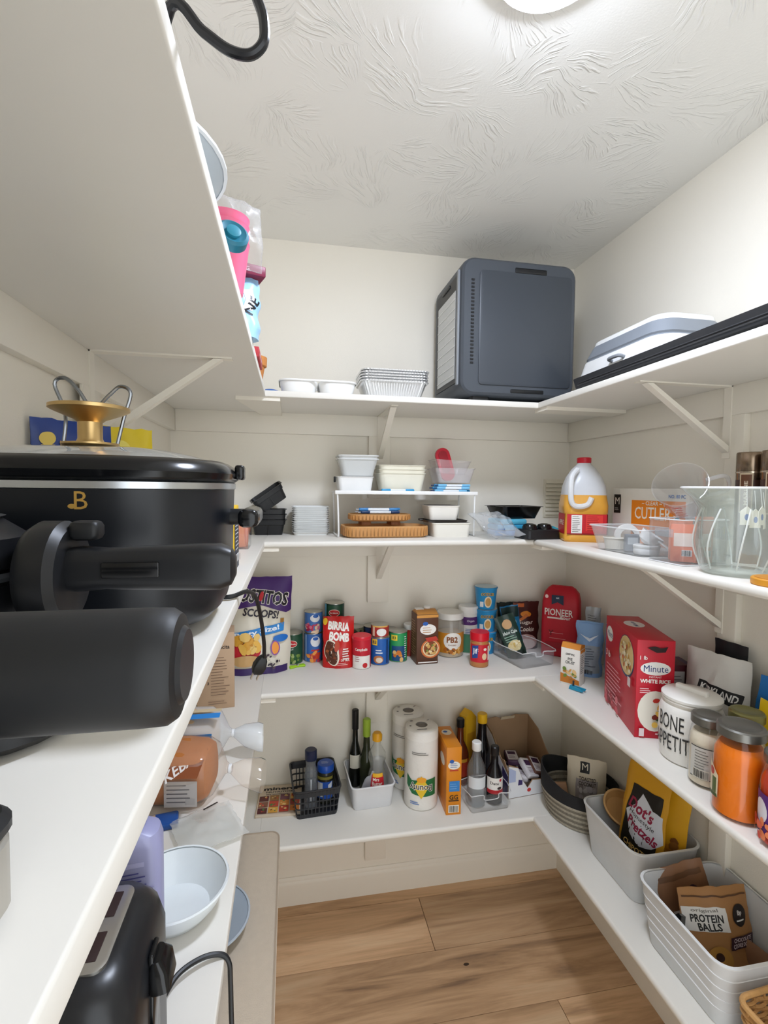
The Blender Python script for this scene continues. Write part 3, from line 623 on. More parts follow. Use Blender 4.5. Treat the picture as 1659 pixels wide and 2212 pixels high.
# bag clips (white and blue) in packs
def clip_pack(lab, loc, rz, c1, c2, L=.1, n=2):
    t = T('bag_clip', lab, 'clip', loc, rz, 'bag clips')
    G().box(-L/2, L/2, -.007, .007, 0, .008, .003).build('bar', M('#EDF1F5', .35), t)
    for s in (-1, 1): G().box(s*L*.5 - s*.03 - .0, s*L*.5 + s*.002, -.0078, .0078, -.0004, .0088, .003).build('grip_end', M(c1, .35), t)
    G().box(-L/2 - .012, -L/2 + .002, -.003, .003, .002, .006, .001).build('tip', M(c2, .4), t)
    return t
BL, BN = '#2E9BD0', '#1E3A66'
clip_pack('white and blue bag clip lying along the riser front', (.765, -.185, DK + .0006), 2, BL, '#3B3F45', .11)
for i, (x, y, z, r) in enumerate([(.955, -.175, 0, 3), (.97, -.158, 0, -4), (.962, -.14, 0, 2), (.965, -.172, .0095, -2), (.975, -.15, .0095, 5), (.96, -.135, .0095, 0), (.97, -.165, .019, 2), (.965, -.14, .019, -3)]):
    clip_pack(f'blue and white bag clip under the clear box, {["bottom front", "bottom middle", "bottom back", "middle front", "middle centre", "middle back", "top front", "top back"][i]} of the pile', (x, y, DK + .0006 + z), r, BL if i % 3 else '#7CC0E6', BN, .115)
# bamboo trays
BA = M('#D9A66B', .5, var=.1, vs=60)
def bamboo(name, lab, loc, hx, hy, h, rz):
    t = T(name, lab, 'tray', loc, rz, 'bamboo trays')
    G().shell([(0, hx-.014, hy-.014, .03), (.004, hx-.006, hy-.006, .035), (h, hx, hy, .038)], .005).build('tray', BA, t, sharp=60)
    n = 34
    loop = rr(hx - .001, hy - .001, .038, 0, 4); P = [Vector(p) for p in loop]
    per = [(P[(i+1) % len(P)] - P[i]).length for i in range(len(P))]; tot = sum(per); m = int(tot / .012)
    me = None
    for k in range(m):
        d = tot * k / m; i = 0
        while d > per[i]: d -= per[i]; i += 1
        p = P[i] + (P[(i+1) % len(P)] - P[i]).normalized() * d; a = math.atan2((P[(i+1) % len(P)] - P[i]).y, (P[(i+1) % len(P)] - P[i]).x)
        if me is None: o = G().box(-.0035, .0035, -.0012, .0012, .006, h - .004).build('rib', M('#C98F52', .5), t, p, (0, 0, a)); me = o.data
        else: place('rib', me, t, p, (0, 0, a))
    return t
bamboo('bamboo_tray', 'large woven bamboo tray at the bottom under the riser', (.720, -.175, Z2), .143, .075, .038, 2)
bamboo('bamboo_tray', 'small woven bamboo tray stacked on the large bamboo tray', (.705, -.165, Z2 + .052), .105, .055, .024, 0)
for s in (-1, 1):
    tag(G().box(-.016, .016, -.04, .04, .0, .0135, .002).build('wood_block', M('#8A5630', .6), None, (.705 + s*.05, -.165, Z2 + .0385)), f'dark wood block between the bamboo trays, {"left" if s < 0 else "right"} one', 'block')
for i, (x, y, z, r) in enumerate([(.705, -.185, 0, 2), (.70, -.165, 0, -3), (.71, -.145, 0, 1), (.70, -.18, .0095, 0), (.712, -.16, .0095, 2)]):
    clip_pack(f'{["navy", "navy", "navy", "light blue", "light blue"][i]} and white bag clip on the small bamboo tray, {["lower front", "lower middle", "lower back", "upper front", "upper back"][i]}', (x, y, Z2 + .0775 + z), r, '#3E86C4' if i > 2 else BN, '#B8BCC2', .13)
t = T('white_bin', 'low cream bin below another bin at the right end under the riser', 'bin', (.945, -.165, Z2))
G().shell([(0, .062, .065, .014), (.046, .068, .07, .016)], .002, lip=.003).build('bin', M('#F1EDE2', .4), t)
t = T('divider_tray', 'thin dark tray between the two cream bins', 'tray', (.930, -.165, Z2 + .0495)); G().shell([(0, .07, .06, .01), (.007, .073, .063, .01)], .002).build('tray', M('#3C3733', .5), t); G().box(-.085, -.07, -.01, .01, .003, .008, .002).build('tab', M('#3C3733', .5), t)
t = T('small_bin', 'small cream bin stacked on the low cream bin', 'bin', (.922, -.165, Z2 + .0575))
G().shell([(0, .048, .045, .012), (.046, .056, .052, .014)], .002, lip=.002).build('bin', M('#F3EFE6', .35), t); G().rbox(.05, .046, .012, .043, .049, .001).build('dark_insert', M('#4A4340', .5), t)
# crumpled clear bag
t = T('plastic_bag', 'crumpled clear plastic bag at the right end of the back shelf', 'bag', (1.098, -.335, Z2), 12)
g, mp = bagmesh(.13, .16, .05, False, 26, 30, .9, 9); g.xf(Matrix.Rotation(-1.15, 4, 'X') @ Matrix.Translation((0, -.02, 0)))
mnz = min(v[2] for v in g.v); g.v = [(x, y, z - mnz) for x, y, z in g.v]; g.build('bag', CLEAR('#F2F5F8', .22, .08), t, sharp=60)
D(lambda u, v, d: Vector((u, -.004 + v, .032 + d + .2*v))).text('sav', -.02, .01, .012, '#2060B0').build(t)
# blue packs, pan and muffin tin
for i, c in enumerate(['#1F78B8', '#38A6D2', '#5FBEDD']):
    tag(G().box(-.055 + .004*i, .05 + .003*i, -.05, .05, 0, .0195, .006).build('napkin_pack', M(c, .35), None, (1.168, -.165, Z2 + .020*i), (0, 0, .1*i - .1)), f'blue plastic pack, {ORD[2-i]} under the black roasting pan', 'pack', 'blue packs')
t = T('roasting_pan', 'small glossy black pan on top of the blue packs', 'pan', (1.205, -.145, Z2 + .0605), 8)
G().shell([(0, .062, .052, .012), (.042, .078, .066, .014)], .0015, lip=.008).build('pan', BLKG, t); G().tube([(-.078, 0, .0425), (-.09, -.012, .0425), (-.09, .012, .0425), (-.078, .004, .0425)], .002).build('loop', BLK, t)
t = T('teal_tray', 'teal flat tray leaning in the corner behind the muffin tin', 'tray', (1.375, -.20, Z2 + .002), rot=(0, .42, -.2))
G().shell([(0, .055, .04, .012), (.01, .06, .045, .012)], .002).build('tray', M('#2FB3CC', .35), t)
t = T('muffin_tin', 'black muffin tin lying upside down beside the juice jug', 'muffin tin', (1.222, -.292, Z2), 6)
G().loft([rr(.062, .045, .012, 0), rr(.064, .047, .013, .003), rr(.06, .043, .012, .028), rr(.056, .039, .01, .031)]).build('pan', BP, t)
for x in (-.028, .028): G().lathe([(.026, .029), (.0245, .04), (.02, .047), (.01, .050), (.002, .0505)], 24, 0, x, 0).build('cup', BLKG, t)
t = T('paper_plate', 'white paper plate edge behind the muffin tin', 'plate', (1.315, -.275, Z2), rot=(0, .25, 0)); G().lathe([(.03, 0), (.035, .002), (.05, .008), (.052, .009), (.048, .0095), (.032, .003)], 32).build('plate', WHT, t, (0, 0, .014))
# ================================================================== right shelf, second level
t = T('juice_jug', 'large juice jug with red cap and amber juice', 'jug', (1.338, -.372, Z2), -20)
JM = M('#E9EDF2', .3, alpha=.72); JA = M('#E0A33E', .25, var=.08)
def jl(k, z, r=.02): return rr(.066*k, .062*k, r, z, 6)
G().loft([jl(.94, 0), jl(1, .006), jl(1, .02), jl(.97, .024), jl(.97, .088), jl(1, .092), jl(1.02, .115, .025), jl(.99, .135, .03), jl(.965, .148, .032)]).build('juice', JA, t)
G().loft([jl(.965, .1475, .032), jl(.93, .175, .034), jl(.80, .205, .04), jl(.55, .232, .034), jl(.33, .246, .02), jl(.30, .252, .02)]).build('bottle_top', JM, t)
G().lathe([(.0205, .250), (.022, .252), (.022, .266), (.020, .268)], 24).build('cap', M('#C4162A', .35), t)
h = G().tube(smooth([(-.028, -.04, .228), (-.048, -.062, .205), (-.052, -.07, .165), (-.048, -.068, .125), (-.03, -.066, .112), (.0, -.064, .118), (.012, -.064, .14)], 5), .0085, 10).build('handle', M('#EDEFF0', .3, alpha=.85), t)
lb = D(front(-.0605)).rect(0, .056, .118, .064, '#C81E2A').rect(-.03, .056, .032, .058, '#EFEDE8').lines(-.03, .08, .026, 9, .0058, .0014, '#2A2A2A').rect(.022, .06, .05, .05, '#E23A34').lines(.022, .08, .042, 8, .006, .0012, '#8E1018').rect(0, .026, .118, .004, '#8E1018'); lb.build(t)
D(sideL(-.0645)).rect(0, .056, .10, .064, '#C81E2A').text('APPLE', 0, .06, .016, '#F6E8D8', w=.07).build(t, 'side_label'); D(sideR(.0645)).rect(0, .056, .10, .064, '#C81E2A').build(t, 'side_label')
# cutlery box
t = T('cutlery_box', 'white and orange cutlery box against the right wall', 'box', (1.454, -.556, Z2), -90)
G().box(-.155, .155, -.028, .028, 0, .170, .0015).build('carton', M('#F0EDE4', .5), t)
D(front(-.028)).rect(.04, .07, .21, .13, '#F08A1D').text('CUTLERY', .035, .098, .036, '#F7EFE2', w=.17, bold=.01).text('~ CLEAR ~', .02, .127, .012, '#F7EFE2', w=.08).rect(-.132, .122, .032, .058, '#16181A').text('M', -.132, .131, .022, '#F0EDE4', bold=.0).lines(-.132, .108, .022, 2, .005, .0016, '#C9C7C0').text('NO. 80 PC', .115, .148, .010, '#2476C8', w=.06).blobs(.12, .06, .05, .05, ['#8CC3DC', '#E7E9E7', '#5BA3B8', '#C6D9DC'], 12, .010, 4).build(t)
D(topf(.170)).rect(.04, 0, .21, .05, '#EDE9DE').build(t, 'top_print')
# clear bin with kitchen odds
t = T('clear_bin', 'long clear bin of white kitchen bits in front of the cutlery box', 'bin', (1.300, -.672, Z2), 0)
G().shell([(0, .05, .088, .014), (.066, .066, .106, .016)], .002, lip=.004).build('bin', CLEAR('#F4F6F8', .12, .05), t)
BZ = Z2 + .003
RIM = CLEAR('#FFFFFF', .6, .05)
G().tube(rr(.069, .109, .019, .067) + rr(.069, .109, .019, .067)[:1], .0017, 6, caps=False).build('rim', RIM, t)
t = T('white_cup', 'cream ramekin inside the long clear bin', 'cup', (1.292, -.607, BZ)); G().shell([(0, .026, .026, 0), (.03, .031, .031, 0)], .003, ell=True).build('cup', M('#E9E2D2', .4), t); G().lathe([(.032, .028), (.033, .03), (.031, .032)], 28, c0=False, c1=False).build('rim', M('#EFE9DB', .4), t)
t = T('tape_roll', 'white ring shaped roll standing behind the cream ramekin', 'roll', (1.335, -.595, BZ), rot=(PI/2, 0, -.4)); g = G().lathe([(.018, -.008), (.032, -.008), (.033, 0), (.032, .008), (.018, .008)], 32, c0=False, c1=False); g.build('roll', WHT, t, (0, .034, 0)); G().lathe([(.0185, -.008), (.0185, .008)], 32, c0=False, c1=False).build('core', M('#CBB89A', .6), t, (0, .034, 0))
t = T('grey_timer', 'grey plastic gadget between the ramekin and the white scoop', 'gadget', (1.295, -.668, BZ), -25); G().rbox(.018, .012, .004, 0, .045, .002).build('housing', M('#7F868E', .4), t); D(front(-.012)).rect(0, .028, .024, .018, '#C5CBD0').build(t)
t = T('white_scoop', 'white measuring scoop with short handle in the long clear bin', 'scoop', (1.29, -.727, BZ + .026), rot=(.5, .35, .3))
G().shell([(0, .012, .012, 0), (.008, .024, .024, 0), (.03, .029, .029, 0)], .002, ell=True).build('bowl', WHT, t); G().box(-.007, .007, -.062, -.024, .022, .026, .0015).build('handle', WHT, t)
t = T('white_tub', 'white round tub lying at the near end of the long clear bin', 'tub', (1.292, -.728, BZ)); G().lathe([(.028, 0), (.03, .003), (.03, .018), (.028, .021)], 32).build('body', WHT, t); G().lathe([(.031, .017), (.0315, .022), (.029, .024)], 32).build('cap', M('#E4E4E0', .4), t)
# second clear bin
t = T('clear_box', 'square clear bin of orange packets beside the glass pitcher', 'bin', (1.297, -.852, Z2), 0)
G().shell([(0, .058, .052, .008), (.1, .06, .054, .008)], .002).build('bin', CLEAR('#F0F2F4', .07, .04), t); G().box(-.06, -.058, -.025, .03, .06, .078, .0005).build('cut_out', CLEAR('#E6EAEE', .2), t)
for z_, k_ in ((.1, 0), (.002, -.0015)): G().tube(rr(.0605+k_, .0545+k_, .009, z_) + rr(.0605+k_, .0545+k_, .009, z_)[:1], .0014, 6, caps=False).build('rim', RIM, t)
for i, (dx, dy, r, c) in enumerate([(-.02, -.01, .12, '#EE8A6A'), (.0, .02, -.1, '#F3A58A'), (.03, -.02, .2, '#E9E6DF'), (.015, -.03, -.15, '#F09070')]):
    t = T('tea_packet', f'{"orange" if i != 2 else "cream"} printed packet standing in the square clear bin, {["leftmost", "second", "third", "fourth"][i]}', 'packet', (1.297 + dx, -.852 + dy, Z2 + .0035), -40 + 15*i, 'packets in the square clear bin')
    G().box(-.024, .024, -.003, .003, 0, .085 + .006*i, .001).build('packet', M(c, .4), t); D(front(-.003)).rect(0, .05, .036, .03, '#F6E4D8').rect(.008, .02, .02, .014, '#EFEFEF').bars(.008, .02, .018, .012).build(t)
# measuring cup, tipped on the bin
t = T('measuring_cup', 'clear measuring cup with red markings tipped on the square bin', 'measuring cup', (1.345, -.80, Z2 + .128), rot=(1.0, -.35, -.75))
G().shell([(0, .038, .038, 0), (.01, .042, .042, 0), (.095, .056, .056, 0), (.1, .058, .058, 0)], .002, ell=True).build('cup', CLEAR('#F2F2F4', .07, .04), t)
G().tube(smooth([(.05, 0, .085), (.085, 0, .08), (.09, 0, .05), (.08, 0, .02), (.044, 0, .02)], 5), .0045, 8).build('handle', CLEAR('#E8E8EC', .15, .04), t)
D(cyl(lambda v: .0415 + .155*v, -120, 0)).lines(0, .085, .05, 6, .012, .0022, '#CF4A3C').text('2 CUPS', 0, .088, .008, '#CF4A3C').build(t)
# glass pitcher
t = T('glass_pitcher', 'ribbed clear glass pitcher with tea bag tags on the right shelf', 'pitcher', (1.272, -1.000, Z2), 0)
def lobe(r, z, amp, n=64, sp=0.): return [((r + amp*abs(math.cos(4*2*PI*i/n/1.0))) * math.cos(2*PI*i/n) - sp * max(0, math.cos(2*PI*i/n - PI*.85))**6, (r + amp*abs(math.cos(4*2*PI*i/n))) * math.sin(2*PI*i/n) + sp*.4 * max(0, math.cos(2*PI*i/n - PI*.85))**6, z) for i in range(n)]
GL = CLEAR('#EAF2EC', .10, .03, 1.25)
o_ = [(0, .05, 0), (.006, .056, .001), (.02, .06, .003), (.06, .066, .006), (.1, .064, .005), (.13, .058, .002), (.15, .06, 0), (.165, .066, 0), (.17, .068, 0)]
L = [lobe(r, z, a, sp=.03 * max(0, (z-.12)/.05)) for z, r, a in o_] + [lobe(r - .003, z, a*.8, sp=.03 * max(0, (z-.12)/.05)) for z, r, a in o_[::-1][:-1]] + [lobe(.044, .012, 0)]
G().loft(L).build('glass', GL, t, sharp=50)
G().tube(lobe(.0665, .1705, 0, sp=.03) + lobe(.0665, .1705, 0, sp=.03)[:1], .0022, 6, caps=False).build('glass_rim', CLEAR('#FFFFFF', .55, .04), t)
for k in range(8):
    a = 2*PI*k/8 + .2; G().tube(smooth([(.057*math.cos(a-.15), .057*math.sin(a-.15), .012), (.0705*math.cos(a-.1), .0705*math.sin(a-.1), .05), (.07*math.cos(a), .07*math.sin(a), .09), (.0605*math.cos(a+.15), .0605*math.sin(a+.15), .13)], 3), .0016, 6).build('glass_rib', CLEAR('#F6FAF7', .55, .03, 1.2), t)
for k, (a, z) in enumerate([(-115, .10), (-95, .095), (-75, .1), (-55, .092)]):
    q = Vector((.045*math.cos(math.radians(a)), .045*math.sin(math.radians(a)), z)); tg = T('tea_bag', f'paper tea bag tag inside the glass pitcher, {["leftmost", "second", "third", "rightmost"][k]} of four', 'tea bag', (1.272 + q.x, -1.0 + q.y, Z2 + z), a + 90, 'tea bags in the pitcher')
    G().prism([(-.011, 0), (.011, 0), (.011, .026), (0, .036), (-.011, .026)], -.0006, .0006, 'y').build('tag', M('#EFEADF', .6), tg); D(front(-.0006)).ell(0, .015, .004, .006, '#4A6FB5').build(tg); G().tube([(0, 0, .036), (0, .004, .07)], .0005, 5).build('string', WHT, tg)
# bamboo lid
t = T('bamboo_lid', 'round bamboo disc lying in front of the pitcher', 'coaster', (1.245, -1.118, Z2)); G().lathe([(.04, 0), (.042, .002), (.042, .011), (.040, .013)], 36).build('disc', M('#D9952E', .45, var=.1), t); G().lathe([(.036, .0128), (.0365, .0136), (.034, .0136)], 36).build('groove', M('#C6842A', .5), t)
# tins
for i, (x, y) in enumerate([(1.443, -.868), (1.438, -.935)]):
    t = T('tea_tin', f'tall bronze metal tin with brown label, {"left" if i == 0 else "right"} of the two', 'tin', (x, y, Z2), -48, 'bronze tins')
    G().lathe([(.027, 0), (.028, .002), (.028, .21), (.0285, .211), (.0285, .25), (.027, .253)], 30).build('tin', M('#8C7A68', .22, .9), t); G().lathe([(.0287, .205), (.0292, .207), (.0292, .209)], 30, c0=False, c1=False).build('lid_seam', M('#CDBFAC', .2, .9), t)
    D(cyl(.0282, -105)).rect(0, .16, .026, .09, '#D8C5A8').rect(0, .16, .021, .084, '#6E4630').text('MINERAL' if i else 'MARINE', 0, .16, .007, '#E8DAC6', rot=90, w=.055).build(t); G().lathe([(.0283, .0), (.0283, .19)], 30, c0=False, c1=False).build('wrap', M('#4A2E28', .35), t)
# ================================================================== left shelf, third level
t = T('chip_bag', 'purple and cream tortilla chip bag in the back left corner', 'bag', (.300, -.125, Z3), 4)
g, mp = bagmesh(.225, .315, .085, True, 22, 26, .16, 11, topw=.93, lean=.03, sway=.012); g.build('bag', M('#E4DDCB', .3), t)
d = D(mp, .012)
d.poly([(-.11, .315), (.112, .315), (.112, .20), (.09, .195), (.0, .225), (-.11, .21)], '#4B2A73').rect(0, .012, .205, .022, '#3B2560')
d.text('TOSTITOS', .0, .252, .048, '#F3EEE6', w=.195, bold=.07, rot=-8).text('TOSTITOS', .0, .252, .044, '#17131B', w=.188, bold=.03, rot=-8).text('SCOOPS!', .005, .198, .026, '#2A2230', w=.12, bold=.03, rot=-8)
d.ell(.004, .253, .007, .016, '#C8242F', rot=-8).rect(.078, .168, .012, .02, '#A9782E')
d.poly([(-.1, .135), (.085, .165), (.085, .137), (-.1, .108)], '#2F86CE').text('Party Size!', -.005, .137, .022, '#F6F8FA', w=.15, bold=.03, rot=9)
d.ell(-.045, .075, .052, .03, '#C7242F').blobs(-.04, .1, .08, .05, ['#E3A63A', '#EFBB55', '#D2912B', '#F2CB74'], 22, .016, 5).ell(-.04, .048, .05, .018, '#CFA56C').ell(.075, .115, .026, .012, '#1E6FC4').ell(.055, .085, .016, .024, '#8A4F9E').ell(.055, .085, .012, .02, '#F19A3C')
d.blobs(.05, .04, .07, .05, ['#3A2F3A', '#57424E', '#2B2430'], 14, .005, 8); d.build(t)
t = T('kraft_box', 'tan printed cardboard box behind the bread', 'box', (.200, -.375, Z3), 6)
G().box(-.05, .05, -.035, .04, 0, .215, .0015).build('carton', M('#C6A788', .6, var=.05), t)
D(front(-.035)).text('fiestecita', .012, .175, .012, '#2B2320', w=.05).lines(.012, .145, .05, 14, .008, .0016, '#7E6350').text('1', -.02, .145, .008, '#3A2C25').text('2', -.02, .11, .008, '#3A2C25').text('3', -.02, .075, .008, '#3A2C25').lines(.01, .022, .06, 2, .006, .0014, '#7E6350').build(t)
D(sideR(.05)).rect(0, .06, .05, .09, '#E6EAEC').lines(0, .09, .04, 8, .008, .0016, '#5B87A8').rect(0, .16, .05, .05, '#7FA9C0').build(t, 'side_print')
# bread loaves
def loaf(name, lab, loc, rz, crust, wrap, tie_dir=1):
    t = T(name, lab, 'bread', loc, rz)
    secs = []
    for x, k in ((-.1, .6), (-.096, .85), (-.085, .97), (-.04, 1), (.04, 1), (.075, .95), (.09, .82), (.096, .55)):
        secs.append([(x, y * k, .052 + (z - .0) * k) for y, z in [(math.copysign(abs(math.cos(a)) ** .6, math.cos(a)) * .055, math.copysign(abs(math.sin(a)) ** .62, math.sin(a)) * .052 * (1.08 if math.sin(a) > 0 else 1)) for a in [2*PI*i/28 for i in range(28)]]])
    bmn = G().loft(secs); z0 = min(v[2] for v in bmn.v); bmn.v = [(x, y, z - z0 + .001) for x, y, z in bmn.v]
    bmn.build('loaf', crust, t)
    w = []
    for x, k in ((-.104, .55), (-.1, .9), (-.088, 1.04), (0, 1.04), (.08, 1.0), (.1, .8), (.112, .45), (.12, .2), (.128, .12), (.135, .2), (.155, .42), (.185, .52), (.195, .5)):
        w.append([(x, y * k * (1 + .10 * noise.noise(Vector((x*30, i*.9, 2)))), .056 + z * k * (1 + .12 * noise.noise(Vector((x*30, i*.9, 7)))) - (max(0, x - .12) * .25)) for i, (y, z) in enumerate([(.057 * math.copysign(abs(math.cos(a)) ** .7, math.cos(a)), .054 * math.copysign(abs(math.sin(a)) ** .7, math.sin(a))) for a in [2*PI*j/36 for j in range(36)]])])
    gg = G().loft(w, 0, True, False); gg.v = [(x, y, max(z, .0006) if x < .06 else max(z, .002)) for x, y, z in gg.v]; gg.build('plastic_wrap', wrap, t, sharp=60)
    G().lathe([(.0075, -.004), (.009, -.002), (.009, .002), (.0075, .004)], 14, c0=False, c1=False).xf(Matrix.Rotation(PI/2, 4, 'Y')).build('twist_tie', M('#E9ECEE', .4), t, (.128, 0, .054))
    return t
t = loaf('bread_loaf', 'brown bread loaf in a clear tied bag with white sticker', (.162, -.80, Z3), -8, M('#B56E30', .7, var=.2, vs=14, bump=.3, bs=90), CLEAR('#FFF4E8', .08, .12, .8))
D(front(-.0575, 0, .05)).rect(.05, -.012, .062, .05, '#C9C3C0').lines(.05, .005, .052, 5, .008, .002, '#6F6A6C').rect(.068, -.026, .018, .012, '#B9B4B2').build(t)
D(lambda u, v, d_: Vector((.045 + u, -.052 + .06*v/.04 - .0, .085 + .018*v/.04 + d_ + .003))).rect(.0, .005, .085, .045, '#8A4B28').text('KEBABS', .01, .005, .02, '#E9E4DF', w=.07, rot=40).build(t, 'top_print')
t = loaf('bread_bag', 'white and blue bread bag lying behind the brown loaf', (.150, -.668, Z3), 0, M('#D9B78C', .7), CLEAR('#EDF1F4', .45, .15, .7))
D(front(-.0605, 0, .05)).rect(.04, .02, .1, .03, '#1F7FD0').rect(.04, -.01, .1, .02, '#E9E4DA').build(t)
D(lambda u, v, d_: Vector((.03 + u, -.03 + v, .1135 - 7*v*v*.3 + d_ + .003))).rect(.02, -.01, .11, .022, '#2B8ADB').rect(.02, .018, .11, .018, '#D9C7A4').build(t, 'top_print')
t = T('sandwich_bag', 'flat empty clear plastic bag lying under the bread', 'bag', (.262, -.925, Z3), 25)
g, mp = bagmesh(.11, .11, .01, False, 18, 20, 1.2, 21); g.xf(Matrix.Rotation(-PI/2, 4, 'X')); mz = min(v[2] for v in g.v); g.v = [(x, y - .055, z - mz) for x, y, z in g.v]
g.build('bag', CLEAR('#EDEEEA', .3, .15, .7), t, sharp=60); D(topf(.014, .0, .02)).rect(.02, .03, .03, .004, '#2A2A2A', rot=15).build(t)
t = T('chip_packet', 'blue and tan snack packet under the bread loaf edge', 'packet', (.175, -.892, Z3), 10); G().box(-.045, .03, -.02, .02, 0, .012, .004).build('packet', M('#1D4E96', .3), t); D(topf(.012)).rect(-.025, 0, .03, .03, '#C9A878').build(t)
# shampoo bottle with pump
LV = M('#9C9DC2', .35, var=.03)
t = T('pump_bottle', 'lavender pump bottle between the white bowl and the toaster', 'bottle', (.214, -1.203, Z3), 6)
G().loft([rr(.036, .02, .014, 0), rr(.039, .023, .016, .003), rr(.039, .023, .016, .19), rr(.036, .022, .018, .203), rr(.02, .018, .016, .211)]).build('body', LV, t)
G().lathe([(.019, .210), (.022, .213), (.022, .228), (.02, .237), (.012, .243), (.006, .246), (.006, .256)], 28).build('collar', M('#9090C2', .35), t)
G().loft([rr(.012, .008, .006, .254), rr(.016, .009, .007, .260), rr(.014, .008, .006, .268)]).build('pump_head', M('#4A5FA8', .35), t, (-.004, 0, 0))
D(front(-.023, 0, .052)).rect(.004, .122, .035, .006, '#B7B7DE').lines(.004, .112, .058, 4, .0048, .0016, '#5A5A9C').rect(.004, .085, .058, .014, '#C7C6E6').lines(.004, .074, .058, 12, .0048, .0015, '#5A5A9C', 7).build(t)
t = T('pasta_bowl', 'white shallow bowl on the third left shelf', 'bowl', (.243, -1.09, Z3)); BW = M('#E6ECEE', .22)
G().shell([(0, .045, .045, 0), (.003, .05, .05, 0), (.02, .064, .064, 0), (.042, .074, .074, 0)], .003, ell=True).build('bowl', BW, t); G().lathe([(.0735, .0405), (.0755, .042), (.0745, .0445), (.0715, .044)], 40, c0=False, c1=False).build('rim', BW, t)
# toaster
TB = M('#1B1C1F', .3, var=.05); t = T('toaster', 'black two-slot toaster at the front of the third left shelf', 'toaster', (.138, -1.328, Z3))
hx, hy = .136, .082
G().loft([rr(hx-.004, hy-.004, .03, .012), rr(hx, hy, .034, .018), rr(hx, hy, .036, .15), rr(hx-.004, hy-.005, .038, .172), rr(hx-.012, hy-.016, .036, .186), rr(hx-.026, hy-.030, .03, .192)]).build('body', TB, t)
for a in (-1, 1):
    for b in (-1, 1): G().lathe([(.011, 0), (.012, .014)], 12, 0, a*.1, b*.055).build('foot', BLK, t)
G().loft([rr(.108, .05, .012, .1905), rr(.108, .05, .012, .1935), rr(.105, .047, .01, .1945)]).build('slot_plate', M('#B8B6B0', .3, .9), t)
for s in (-1, 1): G().box(-.098, .098, s*.024-.0155, s*.024+.0155, .1935, .1952, .0005).build('bread_slot', M('#2A1512', .6), t)
G().box(.134, .1395, -.012, .012, .05, .165, .002).build('lever_track', BLKG, t)
G().loft([rr(.007, .016, .005, .128, 4, .142), rr(.010, .018, .006, .131, 4, .145), rr(.009, .017, .006, .150, 4, .143), rr(.005, .012, .004, .158, 4, .140)]).build('lever', BLKG, t)
g = G().lathe([(.017, 0), (.018, .003), (.017, .014), (.013, .017)], 28); g.xf(Matrix.Rotation(PI/2, 4, 'Y')); g.build('browning_knob', BLKG, t, (.1355, -.028, .062))
G().box(-.085, .055, -.0845, -.0815, .03, .125, .002).build('side_panel', M('#47484B', .35, .4), t)
pts = [(.255, -1.232, Z3+.004), (.27, -1.205, Z3+.012), (.295, -1.185, Z3+.010), (.318, -1.178, Z3+.0045), (.3285, -1.180, Z3-.006), (.3305, -1.182, Z3-.03), (.333, -1.19, Z3-.09), (.340, -1.21, Z3-.18), (.345, -1.23, Z3-.30)]
G().tube([(x-.138, y+1.328, z-Z3) for x, y, z in smooth(pts, 6)], .0033, 8).build('power_cord', BLK, t)
# ================================================================== back shelf, third level
LIDM = M('#B9B7AE', .3, .9)
def can(lab, x, y, z, r, h, base, art, phi=-100, group='tins on the back shelf', top=LIDM, topcol=None):
    t = T('food_can', lab, 'can', (x, y, z), 0, group)
    G().lathe([(r-.001, .0015), (r-.0003, .003), (r-.0003, h-.003), (r-.001, h-.0015)], 30).build('body', M(base, .35, var=.03), t)
    for zz in (0, h - .0035): G().lathe([(r-.001, zz), (r+.0006, zz+.0008), (r+.0006, zz+.0027), (r-.001, zz+.0035)], 30).build('rim', LIDM, t)
    G().lathe([(r-.003, h-.0032), (r-.003, h-.0012), (r*.6, h-.0008), (r*.55, h-.0016)], 30).build('lid', topcol or top, t)
    d = D(cyl(r, phi)); art(d, h); d.build(t); return t
def art_green(d, h): d.rect(0, h*.62, .058, h*.62, '#1E4A32').ell(0, h*.68, .021, .013, '#F1D9C9').ell(0, h*.68, .019, .011, '#C5282B').text('Del Monte', 0, h*.68, .0055, '#F6EFE6', w=.03).text('CUT', 0, h*.5, .006, '#F0F0E6').rect(0, h*.18, .07, h*.3, '#2C5E35').blobs(0, h*.2, .055, h*.26, ['#7E9A4A', '#94AE5E', '#6B8A3C', '#AFC27A'], 22, .0065, 4).rect(-.034, h*.55, .012, h*.85, '#5E9AB5')
def art_blue(d, h): d.rect(0, h*.5, .07, h*.94, '#3E6DB5').rect(-.028, h*.5, .014, h*.9, '#86A6D6').ell(.012, h*.72, .018, h*.18, '#EDEFF2').ell(.012, h*.82, .01, .006, '#2A63B8').rect(.012, h*.42, .03, .006, '#C82F36').blobs(.008, h*.2, .055, h*.3, ['#D6452B', '#E2672F', '#B52A2E', '#F0A04A', '#C23A5A'], 20, .008, 6)
def art_pink(d, h): d.rect(0, h*.5, .066, h*.94, '#4B78BD').ell(.010, h*.72, .018, h*.18, '#F0F1F4').ell(.012, h*.82, .01, .006, '#2A63B8').blobs(.0, h*.25, .055, h*.35, ['#C8345A', '#E07A94', '#A2244A', '#EFD0B0'], 18, .008, 9)
def art_camp(d, h): d.rect(0, h*.72, .07, h*.5, '#C5182C').text('Campbells', .0, h*.64, .013, '#F6F1EA', w=.045).rect(0, h*.23, .07, h*.42, '#F1EDE6').ell(.014, h*.13, .009, .009, '#C8252C').lines(-.012, h*.4, .02, 3, .007, .0018, '#8C2A30')
